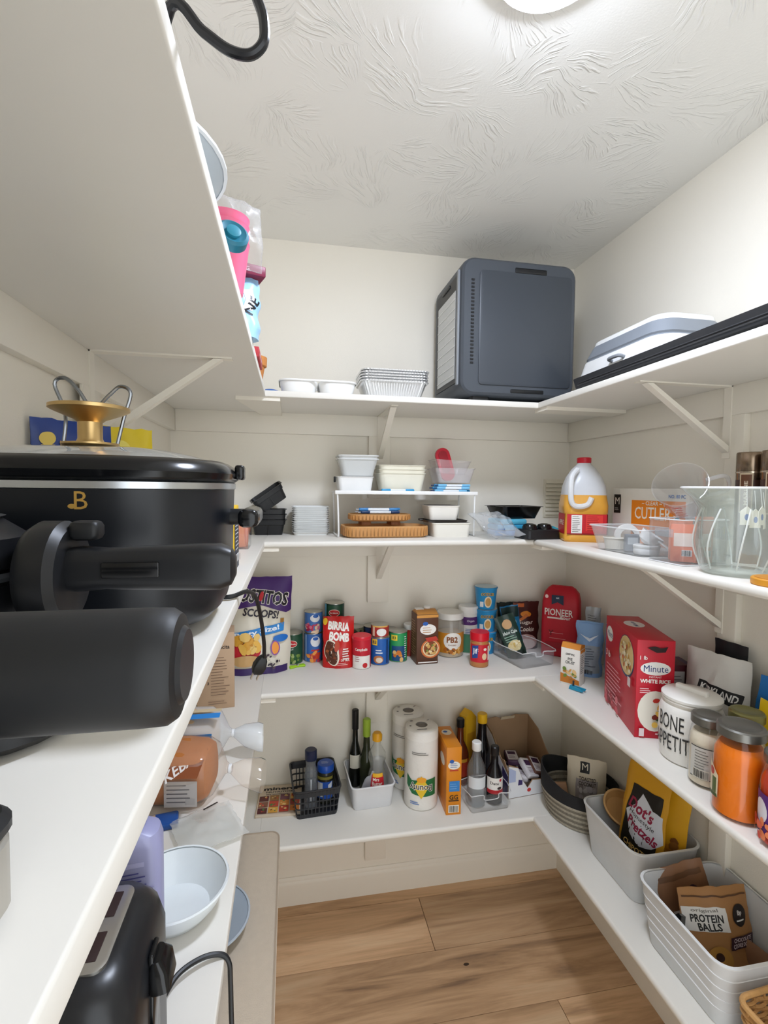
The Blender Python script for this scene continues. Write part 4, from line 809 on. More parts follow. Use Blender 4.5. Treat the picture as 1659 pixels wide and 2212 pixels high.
def art_bluecan(d, h): d.rect(0, h*.5, .07, h*.94, '#1F5FAE').rect(-.02, h*.84, .022, .022, '#EFC93A').text('83', -.02, h*.84, .012, '#1D2B55').lines(.0, h*.55, .03, 2, .009, .004, '#F0F2F4').ell(-.005, h*.22, .018, .014, '#C07A4A').ell(-.002, h*.2, .012, .009, '#E9D9C4').rect(.028, h*.5, .008, h*.85, '#14386F')
def art_greencan(d, h): d.rect(0, h*.5, .07, h*.94, '#2E9A58').rect(-.016, h*.82, .024, .02, '#EFD23E').text('83', -.016, h*.82, .011, '#1D4B2B').rect(0, h*.3, .05, h*.5, '#1D4E7E').blobs(-.004, h*.22, .034, h*.26, ['#E0913F', '#EFC07A', '#D97A2B'], 10, .008, 3).lines(.027, h*.85, .012, 10, .008, .003, '#E6F0E9')
def art_tuna(d, h): d.rect(0, h*.5, .066, h*.86, '#A8322B').ell(.006, h*.45, .018, h*.32, '#F2EFEA').rect(-.024, h*.5, .01, h*.8, '#E6C9B0').rect(0, h*.92, .06, h*.1, '#E8B85A')
can('green label vegetable can at the left, standing on the shelf', .417, -.055, Z3, .0345, .108, '#1E4A32', art_green)
can('blue and red label can, lower one of the two stacked cans', .490, -.045, Z3, .0335, .104, '#3E6DB5', art_blue)
can('blue and pink label can stacked on top of the blue and red can', .490, -.045, Z3 + .1045, .0325, .075, '#4B78BD', art_pink)
can('dark can hidden behind the red pouch, under the tall green can', .567, -.045, Z3, .034, .104, '#2F3B33', lambda d, h: d.rect(0, h*.5, .06, h*.9, '#3A4A40'))
can('tall green label vegetable can, highest can of the group', .567, -.045, Z3 + .1045, .0345, .104, '#1C3F33', art_green)
can('silver and olive can behind the red pouch', .640, -.04, Z3, .0335, .116, '#7F8566', lambda d, h: d.rect(0, h*.5, .06, h*.9, '#8C8F6C').blobs(0, h*.8, .05, h*.25, ['#5F6B45', '#B8B48C', '#3B4030'], 10, .008))
can('navy label can with ring pull behind the red-topped can', .708, -.038, Z3, .0335, .116, '#2A3D68', lambda d, h: d.rect(0, h*.5, .06, h*.9, '#33497A').text('GV', .0, h*.7, .02, '#C9D2E4'))
can('blue tuna salad can carrying a small can', .722, -.112, Z3, .0345, .098, '#1F5FAE', art_bluecan)
can('small flat red and white can on top of the blue can', .722, -.112, Z3 + .0985, .0325, .042, '#A8322B', art_tuna)
can('green and yellow label can right of the blue can', .793, -.092, Z3, .0335, .108, '#2E9A58', art_greencan)
can('red and white soup can with a red plastic cap', .652, -.140, Z3, .0330, .105, '#C5182C', art_camp, topcol=M('#D81F33', .35))
t = bpy.data.objects['food_can.010'] if 'food_can.010' in bpy.data.objects else t
G().lathe([(.0335, .1), (.0345, .102), (.0345, .109), (.033, .111)], 30).build('plastic_cap', M('#D81F33', .35), t)
can('dark green can sitting low behind the red pouch edge', .770, -.035, Z3, .031, .10, '#3C4A48', lambda d, h: d.rect(0, h*.5, .05, h*.9, '#46564F'))
# lime green clip
t = T('chip_clip', 'lime green plastic bag clip lying on the shelf', 'clip', (.432, -.115, Z3), 20)
for a in (-12, 12): G().box(-.03, .028, -.004, .004, 0, .008, .0025).build('jaw', M('#A6D62B', .35), t, (0, 0, .0), (0, 0, math.radians(a)))
G().tube([(.0, -.006, .009), (.0, .006, .009)], .003).build('spring', STEEL, t)
# red pouch
t = T('sauce_pouch', 'red stand-up pouch with white block letters leaning on the cans', 'pouch', (.572, -.128, Z3), -8)
g, mp = bagmesh(.112, .172, .042, True, 18, 22, .12, 14, lean=.018, topw=.96); g.build('pouch', M('#C9201F', .3), t)
D(mp).rect(0, .0, .1, .004, '#B8151C').text('BIRRIA', .002, .140, .028, '#F7F3EA', w=.075, bold=.05, rot=-6).text('BOMB', .004, .105, .03, '#F7F3EA', w=.07, bold=.05, rot=-6).ell(-.022, .052, .026, .045, '#EDE3CF', rot=15).ell(-.024, .052, .022, .041, '#5E3222', rot=15).blobs(-.024, .05, .03, .06, ['#8A4A2C', '#3E2218', '#A65A32', '#6B3A22'], 14, .008, 3).ell(-.006, .075, .009, .018, '#B8401F').lines(.03, .065, .026, 5, .008, .004, '#F6E9E0').text('DIP MIX', .026, .028, .008, '#F6E9E0', w=.03).lines(.02, .018, .045, 2, .005, .0018, '#F3C9C2').ell(-.046, .157, .008, .012, '#F2C230').build(t)
# red jar behind the carton
t = T('red_jar', 'red jar with white lid partly behind the brown carton', 'jar', (.852, -.042, Z3)); G().lathe([(.028, 0), (.03, .003), (.03, .085), (.026, .095), (.024, .1)], 28).build('body', M('#A8352A', .25), t); G().lathe([(.026, .098), (.027, .1), (.027, .115), (.025, .117)], 28).build('lid', WHT, t)
# broth carton
t = T('broth_carton', 'brown broth carton with a bowl of pasta printed on it', 'carton', (.884, -.122, Z3), 3)
G().box(-.04, .04, -.033, .033, 0, .178, .001).build('carton', M('#5B3826', .45), t); G().prism([(-.033, .178), (.033, .178), (.006, .19), (-.006, .19)], -.038, .038, 'x').build('gable', M('#C98A3E', .45), t); G().lathe([(.011, .180), (.012, .182), (.012, .197), (.010, .198)], 20, 0, .012, .012).build('cap', WHT, t); G().box(-.035, -.005, -.006, .02, .183, .192, .001).build('top_tab', WHT, t)
D(front(-.033)).rect(0, .171, .08, .010, '#D9994A').ell(.002, .124, .03, .019, '#F5F1EA').ell(-.008, .145, .010, .007, '#2A5FB0').lines(.002, .13, .04, 3, .008, .0022, '#C99A6A').ell(.012, .055, .036, .034, '#D8743A').ell(.012, .055, .030, .029, '#F1D7A8').ell(.012, .057, .026, .025, '#8C4A26').blobs(.012, .057, .036, .036, ['#E9C27E', '#D8A85C', '#F3DFAE', '#7A8F3E'], 26, .006, 8).rect(0, .008, .07, .004, '#F2EDE6').poly([(-.01, .095), (.03, .1), (.04, .085), (.0, .08)], '#C23A2A').build(t)
D(sideL(-.04)).rect(0, .09, .064, .17, '#6B4530').lines(0, .15, .05, 14, .009, .0018, '#D9B98F').build(t, 'side_print')
# powder jar
t = T('powder_jar', 'large clear jar of tan powder with white lid and orange label', 'jar', (1.000, -.060, Z3))
G().lathe([(.048, 0), (.051, .004), (.0515, .02), (.0515, .118), (.048, .132), (.042, .140)], 36).build('jar', CLEAR('#E8E2D8', .25, .06), t); G().lathe([(.0485, .003), (.0495, .006), (.0495, .085)], 36).build('powder', M('#D9C3A0', .8), t); G().lathe([(.048, .138), (.0505, .140), (.0505, .158), (.049, .162), (.03, .164)], 36).build('lid', M('#EAE7E0', .4), t)
D(cyl(.052, -100)).rect(0, .055, .13, .075, '#CB8325').ell(.005, .062, .036, .032, '#F2EDE3').text('PB2', .002, .068, .022, '#8A4B1E', w=.042, bold=.04).text('POWDERED', .002, .048, .005, '#8A4B1E', w=.03).blobs(.0, .026, .06, .02, ['#B5651D', '#E0A552', '#7A4A1E', '#F0C27A'], 16, .007, 5).build(t)
t = T('protein_tub', 'canister with white lid and purple label behind the blue cups', 'canister', (1.079, -.042, Z3)); G().lathe([(.034, 0), (.036, .003), (.036, .15), (.034, .155)], 30).build('body', M('#E9E7E4', .4), t); G().lathe([(.037, .152), (.038, .154), (.038, .176), (.036, .178)], 30).build('lid', M('#F0EFEC', .4), t); D(cyl(.0362, -95)).rect(0, .125, .075, .03, '#5A2E77').text('Orgain', 0, .125, .010, '#E8E2EE').rect(0, .04, .075, .07, '#4E8A6A').lines(0, .095, .04, 4, .006, .002, '#4F6FA8').build(t)
# noodle cups
def ncup(lab, z):
    t = T('noodle_cup', lab, 'cup', (1.142, -.058, z), 0, 'blue noodle cups')
    G().lathe([(.033, 0), (.034, .002), (.042, .076), (.0435, .078), (.0445, .080), (.0435, .083), (.04, .084)], 32).build('cup', M('#2A93CF', .35), t); G().lathe([(.0425, .0838), (.043, .0842), (.01, .0848)], 32).build('foil_lid', M('#BFD3DE', .35, .4), t)
    D(cyl(lambda v: .0345 + .105*v, -102)).text('OODLES', 0, .060, .012, '#F4C53A', w=.05, bold=.05, arc=-3).text('OODLES', 0, .060, .010, '#5A3420', w=.046, bold=.01, arc=-3).ell(.002, .03, .014, .022, '#E9D9B8').ell(.002, .03, .010, .016, '#C9974E').rect(-.022, .02, .014, .02, '#E9EEF2').build(t)
ncup('blue noodle cup at the bottom of the stack of three', Z3); ncup('blue noodle cup in the middle of the stack of three', Z3 + .085); ncup('blue noodle cup on top of the stack of three', Z3 + .170)
t = T('peanut_butter', 'small peanut butter jar with bright red lid', 'jar', (1.066, -.192, Z3)); G().lathe([(.030, 0), (.0325, .003), (.0325, .085), (.029, .093)], 32).build('jar', M('#B97A45', .25), t); G().lathe([(.032, .092), (.0335, .094), (.0335, .118), (.032, .121)], 32).build('lid', M('#CE1126', .35), t); G().lathe([(.0302, .088), (.0305, .093)], 32, c0=False, c1=False).build('neck_ring', M('#D8A26C', .3), t)
D(cyl(.0327, -100)).rect(0, .05, .09, .062, '#C9182B').text('JIF', -.02, .056, .022, '#F3F1EE', w=.02).poly([(-.034, .075), (-.01, .08), (-.012, .035), (-.034, .03)], '#24488F').text('Jif', -.022, .056, .024, '#F5F5F5', w=.018).ell(.012, .04, .009, .012, '#E9C9A0').ell(.014, .065, .006, .005, '#F3E6D8').rect(.034, .05, .016, .05, '#F0E8E0').build(t)
# clear organiser with packets
t = T('clear_organizer', 'open clear organiser bin with packets on the back shelf', 'bin', (1.247, -.160, Z3), 12)
G().loft([rr(.068, .085, .01, 0), rr(.070, .088, .01, .003), rr(.072, .092, .011, .055)], 0, True, False).build('bin', CLEAR('#E9ECF2', .12, .05), t)
G().tube(smooth([(-.072, -.09, .055), (-.02, -.092, .055), (-.014, -.092, .04), (.014, -.092, .04), (.02, -.092, .055), (.072, -.09, .055), (.072, .09, .056), (-.072, .09, .056), (-.072, -.09, .055)], 4), .0018, 6).build('rim', CLEAR('#FFFFFF', .45, .05), t)
def packet(name, lab, loc, rot, w, h, th, col, art, cat='packet'):
    t = T(name, lab, cat, loc, rot=rot); g, mp = bagmesh(w, h, th, True, 12, 14, .15, len(lab) % 50); g.build('packet', M(col, .3), t); d = D(mp, .012); art(d); d.build(t); return t
packet('rice_pouch', 'dark green rice pouch leaning in the clear organiser', (1.235, -.15, Z3 + .005), (-.18, -.32, -.1), .075, .16, .016, '#21382F', lambda d: d.ell(0, .125, .018, .018, '#C49A6A').text('Idaho Cafe', 0, .095, .012, '#DDE6DD', w=.055).lines(0, .08, .055, 3, .008, .003, '#8FB49C').ell(.0, .045, .026, .02, '#E4CF9A').blobs(0, .045, .04, .028, ['#EAD8A4', '#D9B86A', '#F3E6C2'], 12, .006).rect(0, .014, .06, .018, '#15211B'))
packet('blue_pouch', 'blue seasoning pouch behind the green rice pouch', (1.25, -.085, Z3 + .004), (-.12, -.1, 0), .075, .175, .014, '#2376A8', lambda d: d.rect(0, .15, .07, .04, '#12302F').ell(.012, .11, .01, .012, '#9CCBE3').ell(-.005, .07, .02, .016, '#E6EDF0'))
packet('black_pouch', 'black pouch standing at the back of the clear organiser', (1.225, -.07, Z3 + .004), (-.08, 0, .1), .07, .185, .01, '#17211E', lambda d: d.rect(0, .12, .05, .05, '#24453A'))
t = T('cookie_mix', 'brown cookie mix pouch at the right of the clear organiser', 'pouch', (1.312, -.040, Z3), -3)
g, mp = bagmesh(.115, .185, .035, True, 14, 16, .12, 31); g.build('pouch', M('#4A2320', .35), t); D(mp, .012).rect(-.03, .172, .05, .014, '#C96A3A').ell(.0, .138, .022, .011, '#E0862C').poly([(-.05, .10), (.0, .14), (.01, .13), (-.045, .095)], '#D2702A').text('Sugar', .0, .105, .018, '#EAD9CC', w=.06).text('Cookie', .0, .08, .018, '#EAD9CC', w=.06).ell(.0, .03, .05, .03, '#C9A29A').ell(.0, .022, .04, .02, '#E3CFC6').build(t)
# ================================================================== right shelf, third level
t = T('flour_bag', 'red paper flour bag with navy ribbon in the right corner', 'bag', (1.418, -.128, Z3), -38)
def paperbag(hx, hy, h, top=.0):
    return G().loft([rr(hx-.004, hy-.004, .008, 0, 4), rr(hx, hy, .01, .004, 4), rr(hx*1.02, hy*1.04, .014, h*.4, 4), rr(hx, hy*.98, .014, h*.78, 4), rr(hx*.93, hy*.7, .016, h*.9, 4), rr(hx*.74, hy*.42, .012, h*.965, 4), rr(hx*.55, hy*.16, .006, h, 4)])
RF = M('#C2182B', .5, var=.05, bump=.2, bs=60)
paperbag(.066, .042, .262).build('bag', RF, t)
D(front(-.0445)).poly([(-.03, .232), (.012, .232), (.012, .196), (-.009, .206), (-.03, .196)], '#1B2A45', d=.001).text('est', -.009, .222, .006, '#D9DDE4', d=.0014).text('PIONEER', -.004, .168, .026, '#F4E9E2', w=.1).lines(-.004, .146, .08, 1, .01, .006, '#F0D9D2').text('flour', .02, .150, .014, '#F4E9E2').ell(-.048, .225, .006, .007, '#F0D0CC').lines(0, .09, .07, 2, .02, .0014, '#E4A7A6').text('Y', -.03, .09, .02, '#6E1119').rect(0, .045, .1, .02, '#A51324').build(t)
def sugarbag(lab, loc, rz, col, h):
    t = T('sugar_bag', lab, 'bag', loc, rz, 'sugar bags')
    g, mp = bagmesh(.085, h, .06, True, 14, 16, .2, int(h*1000)); g.build('bag', M(col, .45, bump=.2, bs=60), t); d = D(mp, .012); d.rect(0, h*.33, .07, h*.5, '#9AA3AE').lines(0, h*.52, .055, 8, h*.045, .002, '#3B4350').bars(0, h*.1, .03, .014).poly([(-.03, h*.78), (.0, h*.72), (.03, h*.8), (.0, h*.66)], '#DCE6F2').build(t)
    G().tube(smooth([(-.035, 0, h-.004), (0, -.004, h-.001), (.035, 0, h-.004)], 3), .004).build('rolled_top', M(col, .45), t)
sugarbag('light blue bag with folded top in front of the red flour bag', (1.402, -.335, Z3), -40, '#86ABD8', .18); sugarbag('steel blue printed bag next to the red rice box', (1.445, -.430, Z3), -45, '#6F93BE', .19)
t = T('foil_pouch', 'grey foil pouch standing behind the light blue bag', 'pouch', (1.462, -.262, Z3), -40); g, mp = bagmesh(.05, .21, .03, True, 10, 14, .2, 77); g.build('pouch', M('#A9ACB0', .35, .4), t); D(mp).lines(0, .18, .035, 5, .008, .002, '#55585C').build(t)
# small white and orange carton, teal clip
t = T('crust_box', 'small white and orange cracker crust box with torn top', 'box', (1.302, -.398, Z3), -52)
G().box(-.03, .03, -.022, .022, 0, .118, .001).build('carton', M('#EFEBE2', .5), t); G().prism([(-.022, .118), (.022, .118), (.022, .126), (-.01, .133)], -.03, .03, 'x').build('open_flap', M('#D98A2B', .55), t)
D(front(-.022)).text('EMPIRE', 0, .1, .006, '#2B2B2B', w=.028, arc=-8).text('PIE', 0, .084, .009, '#3B3B3B').text('CRUST', 0, .073, .009, '#3B3B3B', w=.03).poly([(-.03, .006), (.03, .006), (.03, .02), (-.03, .036)], '#C4782B').blobs(.0, .04, .036, .03, ['#D9A45A', '#E9C48A', '#B9793A', '#6F8A3E'], 16, .007, 3).build(t)
D(sideR(.03)).rect(0, .068, .036, .07, '#F4F2EC').lines(0, .098, .032, 10, .0062, .0016, '#3A3A3A').rect(0, .112, .04, .01, '#D98A2B').build(t, 'side_print')
t = T('binder_clip', 'teal plastic clip lying in front of the small crust box', 'clip', (1.283, -.456, Z3), -60)
for s in (-1, 1): G().prism([(-.024, 0), (.024, .004), (.026, .010), (-.02, .013)], s*.002, s*.008, 'y').build('jaw', M('#1E8FB3', .35), t, (0, 0, 0), (0, 0, s*.12))
G().tube([(-.012, 0, .013), (-.012, 0, .028)], .003).build('handle', M('#2B2F33', .4), t)
# white rice box
t = T('rice_box', 'large red white-rice box with a torn opening', 'box', (1.343, -.643, Z3), -18); RB = M('#C4152C', .4, var=.03)
G().box(-.045, .045, -.122, .122, 0, .25, .0012).build('carton', RB, t)
d = D(front(-.122)).ell(0, .178, .036, .017, '#F3F3F0').text('Minute', .001, .178, .017, '#1F3C78', w=.058, bold=0).text('WHITE RICE', 0, .146, .010, '#F7F2EC', w=.072, bold=.04).text('INSTANT', 0, .157, .005, '#F3CDD0', w=.03).ell(.002, .07, .042, .052, '#F0EBDD').blobs(.018, .068, .034, .07, ['#3C6B33', '#C9352A', '#E8A42E', '#274B24', '#F0C45A', '#7A2B1E'], 26, .0075, 12).text('1 lb', -.03, .206, .010, '#F5EDE8').lines(-.022, .128, .03, 3, .005, .002, '#F3CDD0').rect(-.03, .016, .012, .020, '#E9D7D8').rect(.02, .014, .035, .003, '#F3CDD0').text('N', .03, .124, .012, '#F5EDE8')
d.poly([(-.022, .232), (-.012, .226), (.0, .22), (.02, .222), (.026, .236), (.01, .232), (-.005, .236)], '#240A0C').build(t)
D(sideL(-.045)).ell(-.085, .205, .026, .022, '#F3F3F0', rot=-8).text('Minute', -.082, .205, .018, '#1F3C78', w=.042, bold=0).ell(.05, .185, .056, .055, '#2D3A66').ell(.05, .187, .052, .051, '#E7C98A').blobs(.05, .187, .07, .07, ['#F0DCA6', '#D9A94F', '#F3E8C8', '#C9672F'], 36, .008, 14).text('3 lb', -.08, .15, .018, '#F5EDE8').lines(-.02, .12, .14, 9, .011, .003, '#E79AA2').rect(.09, .13, .02, .024, '#E9D7D8').blobs(-.03, .03, .12, .04, ['#D8505C', '#E26E78', '#A01022'], 12, .010, 9).build(t, 'side_print')
D(topf(.25)).ell(0, .03, .026, .034, '#EDE3E0').text('Minute', 0, .03, .012, '#1F3C78', rot=90, w=.05).build(t, 'top_print')
# dark boxes behind
for i, (x, y, w, h, lab) in enumerate([(1.423, -.665, .024, .165, 'maroon box with white panel right behind the red rice box'), (1.477, -.66, .014, .15, 'narrow purple box against the wall behind the maroon box')]):
    t = T('mix_box', lab, 'box', (x, y, Z3), -12); G().box(-w, w, -.05, .05, 0, h, .001).build('carton', M(['#4A1420', '#4E3A56'][i], .45), t); D(front(-.05)).rect(0, h*.55, w*1.3, h*.7, ['#A8A6A4', '#8E7B86'][i]).lines(0, h*.82, w*1.1, 11, h*.055, .0018, '#3E3A3A').build(t)
# white paper bag with black label
t = T('nut_bag', 'white crumpled bag with black label behind the cream canister', 'bag', (1.434, -.806, Z3), -76)
g, mp = bagmesh(.165, .225, .055, True, 20, 24, .5, 41, lean=.008, topw=.92); g.build('bag', M('#DCDAD4', .45, bump=.3, bs=50), t); D(mp, .01).rect(.018, .135, .10, .032, '#1A1B1E', rot=-6).text('KIRKLAND', .018, .137, .017, '#EDECE8', w=.085, bold=.03, rot=-6).build(t)
t = T('black_pouch', 'black pouch leaning behind the white crumpled bag', 'pouch', (1.482, -.80, Z3), -84, rot=(0, .0, -1.47)); g, mp = bagmesh(.085, .25, .012, True, 10, 12, .2, 43); g.build('pouch', M('#25272A', .35), t); D(mp).rect(0, .16, .06, .02, '#3A3D40').build(t)
# canister
t = T('ceramic_canister', 'cream ceramic canister with thin black lettering and lid', 'canister', (1.326, -.852, Z3)); CE = M('#EDEAE3', .3)
G().lathe([(.056, 0), (.061, .004), (.064, .02), (.066, .07), (.066, .115), (.061, .128), (.058, .132), (.061, .136), (.0615, .140), (.059, .143)], 44).build('pot', CE, t); G().lathe([(.059, .143), (.0625, .1445), (.0625, .150), (.058, .154), (.03, .1575), (0, .158)], 44).build('lid', CE, t); G().box(-.036, .036, -.0075, .0075, .154, .168, .004).build('lid_handle', CE, t, (0, 0, 0), (0, 0, 1.9))
D(cyl(lambda v: .0668 if v > .04 else .0655, -166)).text('BONE', -.006, .096, .036, '#2A2A2A', w=.064, bold=0).text('APPETIT', -.008, .05, .036, '#2A2A2A', w=.092, bold=0).build(t)
def jar(name, lab, loc, r, h, glass, fill, lid, art=None, phi=-140, neck=.8):
    t = T(name, lab, 'jar', loc); hb = h - .022
    G().lathe([(r-.006, 0), (r-.001, .003), (r, .008), (r, hb*.72), (r*.97, hb*.8), (r*neck+.002, hb*.95), (r*neck, hb)], 36).build('glass', glass, t)
    if fill: G().lathe([(r-.007, .004), (r-.0025, .007), (r-.0025, hb*.72), (r*.93, hb*.8), (r*neck-.002, hb*.9)], 36).build('sauce', fill, t)
    G().lathe([(r*neck+.002, hb+.001), (r*neck+.0045, hb+.003), (r*neck+.0045, h-.004), (r*neck+.002, h-.001), (r*neck-.004, h), (r*neck-.006, h-.0012)], 36).build('lid', lid, t)
    if art: d = D(cyl(r + .0004, phi)); art(d, hb); d.build(t)
    return t
LD = M('#7C7B76', .35, .8); LO = M('#8D8B5A', .35, .7); JG = CLEAR('#FFFFFF', .0, .03, .9)
jar('sauce_jar', 'white sauce jar with barcode label and dark lid', (1.283, -.945, Z3), .0355, .15, JG, M('#E9DFC8', .45, var=.06), LD, lambda d, h: d.rect(0, h*.42, .075, h*.5, '#CFCDC6').rect(0, h*.68, .075, .002, '#4A4A48').rect(0, h*.17, .075, .002, '#4A4A48').lines(-.012, h*.62, .03, 8, .006, .0016, '#77756F').lines(.022, h*.6, .02, 6, .008, .0016, '#8B99A8').rect(-.014, h*.25, .03, .02, '#DAD6C8').bars(-.014, h*.25, .026, .016), -128)
jar('olive_jar', 'jar with olive coloured lid behind the white sauce jar', (1.360, -.962, Z3), .0355, .16, JG, M('#C9BC8C', .5), LO, None)
jar('carrot_jar', 'tall jar of bright orange sauce with green label edge', (1.262, -1.042, Z3), .0455, .175, JG, M('#E8760A', .4, var=.06, vs=20), LD, lambda d, h: d.poly([(-.02, h*.2), (.012, h*.22), (.012, h*.5), (.0, h*.58), (-.02, h*.66)], '#E9D9B8').ell(-.006, h*.52, .008, .008, '#C23A2A').rect(.002, h*.36, .012, .03, '#5B6B3A').poly([(-.02, h*.2), (.012, h*.22), (.01, h*.26), (-.02, h*.25)], '#4A5A2C'), -198)
jar('tomato_jar', 'jar of red sauce with purple label at the right edge', (1.268, -1.136, Z3), .044, .165, JG, M('#C8330F', .4, var=.1, vs=30), LD, lambda d, h: d.rect(0, h*.40, .12, h*.5, '#5B2A78').ell(-.026, h*.42, .016, .022, '#E9E6EC').blobs(.0, h*.22, .11, h*.2, ['#D9402A', '#E8694A', '#B5281E', '#F08A5A'], 30, .008, 6).ell(.02, h*.5, .014, .012, '#D8352A'), -170)
# snack bags leaning at the right edge
for i, (nm, lab, loc, rz, col, txt) in enumerate([('blue_snack_bag', 'blue snack bag leaning at the right edge of the third shelf', (1.464, -.955, Z3), (0, .1, -1.05), '#1D6BB0', 'S'), ('yellow_snack_bag', 'yellow snack bag behind the orange sauce jar', (1.434, -.972, Z3), (0, .18, -1.05), '#E3BC1E', 'BIG'), ('white_snack_bag', 'white snack bag behind the red sauce jar', (1.362, -1.125, Z3), (-.1, -.05, -.75), '#E6E4E0', 'LS')]):
    t = T(nm, lab, 'bag', loc, rot=rz); g, mp = bagmesh([.13, .13, .1][i], [.21, .165, .14][i], .018, True, 12, 14, .2, 60+i); g.build('bag', M(col, .3), t); D(mp, .012).text(txt, 0, [.16, .13, .1][i], .028, ['#EAF0F5', '#2B2A14', '#1A1A1A'][i]).rect(0, .03, .08, .03, ['#134A80', '#C49A12', '#1D1D1D'][i]).build(t)
# ================================================================== lowest level, left
MT = M('#DCCDB9', .6, var=.05, vs=60, bump=.5, bs=420)
t = T('drying_mat', 'beige textured board with rounded corners overhanging the lowest left shelf', 'mat', (.222, -.77, Z4)); G().rbox(.155, .508, .03, 0, .011, .003).build('mat', MT, t); G().loft([rr(.1535, .5065, .029, .0108), rr(.1535, .5065, .029, .0122), rr(.149, .502, .026, .0122), rr(.149, .502, .026, .0108)], 0, False, False).build('edge_band', M('#BCAA95', .5), t)
t = T('griddle_pan', 'long black griddle lying on the beige board', 'griddle', (.150, -.60, Z4 + .0125)); G().shell([(0, .1, .36, .015), (.02, .112, .375, .02)], .006).build('pan', BLK, t); G().box(.109, .122, -.06, .06, .006, .016, .004).build('handle', BLKG, t)
t = T('dinner_plate', 'blue grey plate lying on the black griddle', 'plate', (.196, -.605, Z4 + .0332)); PB = M('#A9B7C6', .3); G().shell([(0, .06, .06, 0), (.004, .07, .07, 0), (.016, .112, .112, 0)], .003, ell=True).build('plate', PB, t); G().lathe([(.111, .0155), (.1145, .0165), (.1145, .0185), (.110, .019)], 44, c0=False, c1=False).build('rim', M('#C3CEDA', .3), t)
t = T('wire_rack', 'black wire rack lying on the beige board near the front', 'rack', (.205, -1.12, Z4 + .0125))
for i in range(9): G().tube([(-.1 , -.13 + i*.032, .012), (.1, -.13 + i*.032, .012)], .0022, 6).build('wire', BLK, t)
for x in (-.1, .1): G().tube(smooth([(x, -.14, .0022), (x, -.135, .012), (x, .13, .012), (x, .14, .0022)], 4), .003, 6).build('side_wire', BLK, t)
# ================================================================== back shelf, lowest level
t = T('cook_book', 'cream recipe booklet with food photos lying in the left corner', 'book', (.372, -.095, Z4), -3); G().box(-.075, .075, -.085, .085, 0, .008, .001).build('book', M('#DCCBB4', .6), t); G().box(-.076, -.073, -.086, .086, 0, .0085, .0005).build('spine', M('#BFA98B', .6), t)
d = D(topf(.008)).text('mineral', .0, .062, .020, '#2B211C', w=.12, bold=.04).text('NUTRITION', .0, .042, .009, '#3A2E27', w=.1).text('the cookbook', -.01, .029, .007, '#3A2E27', w=.08)
for i in range(4):
    for j in range(3): d.rect(-.054 + i*.036, .005 - j*.034, .032, .03, ['#6B2E2A', '#8C5A42', '#5A2026', '#A8763E', '#C8452E', '#E0A53E', '#7E4A56', '#D98A3A', '#B5341F', '#E7B45A', '#9C3A2A', '#C9772F'][(i*3+j) % 12]).blobs(-.054 + i*.036, .005 - j*.034, .024, .02, ['#E8C27A', '#7A3A2A', '#4E7A3A', '#D9563A'], 4, .005, i*3+j)
d.build(t)
# black basket
BK = M('#2B2C2F', .45)
t = T('plastic_basket', 'black slotted plastic basket with bottles', 'basket', (.492, -.118, Z4), 4)
hx, hy, h = .074, .090, .10
G().loft([rr(hx-.006, hy-.006, .012, 0), rr(hx-.006, hy-.006, .012, .003)]).build('bottom', BK, t)
G().loft([rr(hx+.004, hy+.004, .016, h-.008), rr(hx+.008, hy+.008, .018, h-.004), rr(hx+.008, hy+.008, .018, h), rr(hx+.003, hy+.003, .014, h), rr(hx+.001, hy+.001, .014, h-.008)], 0, False, False).build('rim', BK, t)
def band(z0, z1, k0, k1): G().loft([rr(hx-.006+k0, hy-.006+k0, .012, z0), rr(hx-.006+k1, hy-.006+k1, .012, z1), rr(hx-.009+k1, hy-.009+k1, .010, z1), rr(hx-.009+k0, hy-.009+k0, .010, z0), rr(hx-.006+k0, hy-.006+k0, .012, z0)], 0, False, False).build('band', BK, t)
for z0, z1 in ((.0, .014), (.032, .036), (.055, .059), (h-.024, h-.006)): band(z0, z1, .012*z0/h, .012*z1/h)
vb = None
for ax, n in (('x', 10), ('y', 12)):
    for s in (-1, 1):
        for i in range(n):
            u = -1 + 2*(i+.5)/n
            if ax == 'x': p, a = (u*(hx-.012), s*(hy-.0075), .003), 0 if s > 0 else PI
            else: p, a = (s*(hx-.0075), u*(hy-.012), .003), -PI/2 if s > 0 else PI/2
            if vb is None: o = G().loft([[(-.0016, 0, 0), (.0016, 0, 0), (.0016, .003, 0), (-.0016, .003, 0)], [(-.0016, .011, h-.01), (.0016, .011, h-.01), (.0016, .014, h-.01), (-.0016, .014, h-.01)]]).build('slat', BK, t, p, (0, 0, a)); vb = o.data
            else: place('slat', vb, t, p, (0, 0, a))
def bottle(name, lab, loc, r, h, mat, cap, capmat, shoulder=.6, neck=.36, caph=.03, art=None, phi=-100, fill=None, rz=0, cat='bottle'):
    t = T(name, lab, cat, loc, rz); hs = h - caph; rn = r*neck
    G().lathe([(r-.004, 0), (r, .004), (r, hs*shoulder), (r*.96, hs*(shoulder+.05)), (r*.72, hs*(shoulder+.15)), (rn*1.1, hs*(shoulder+.25)), (rn, hs*.97), (rn, hs)], 28).build('bottle', mat, t)
    if fill: G().lathe([(r-.005, .002), (r-.002, .005), (r-.002, hs*fill[1])], 28).build('liquid', fill[0], t)
    G().lathe([(rn+.002, hs-.004), (rn+.003, hs-.002), (rn+.003, h-.003), (rn, h)], 24).build('cap', capmat, t)
    if art: d = D(cyl(r+.0003, phi)); art(d, hs); d.build(t)
    return t
SM = CLEAR('#8E9398', .45, .05, 1.0)
t = bottle('water_flask', 'smoky plastic bottle with navy cap in the black basket', (.478, -.152, Z4+.0035), .022, .205, SM, None, M('#1B2446', .35), .72, .8, .03)
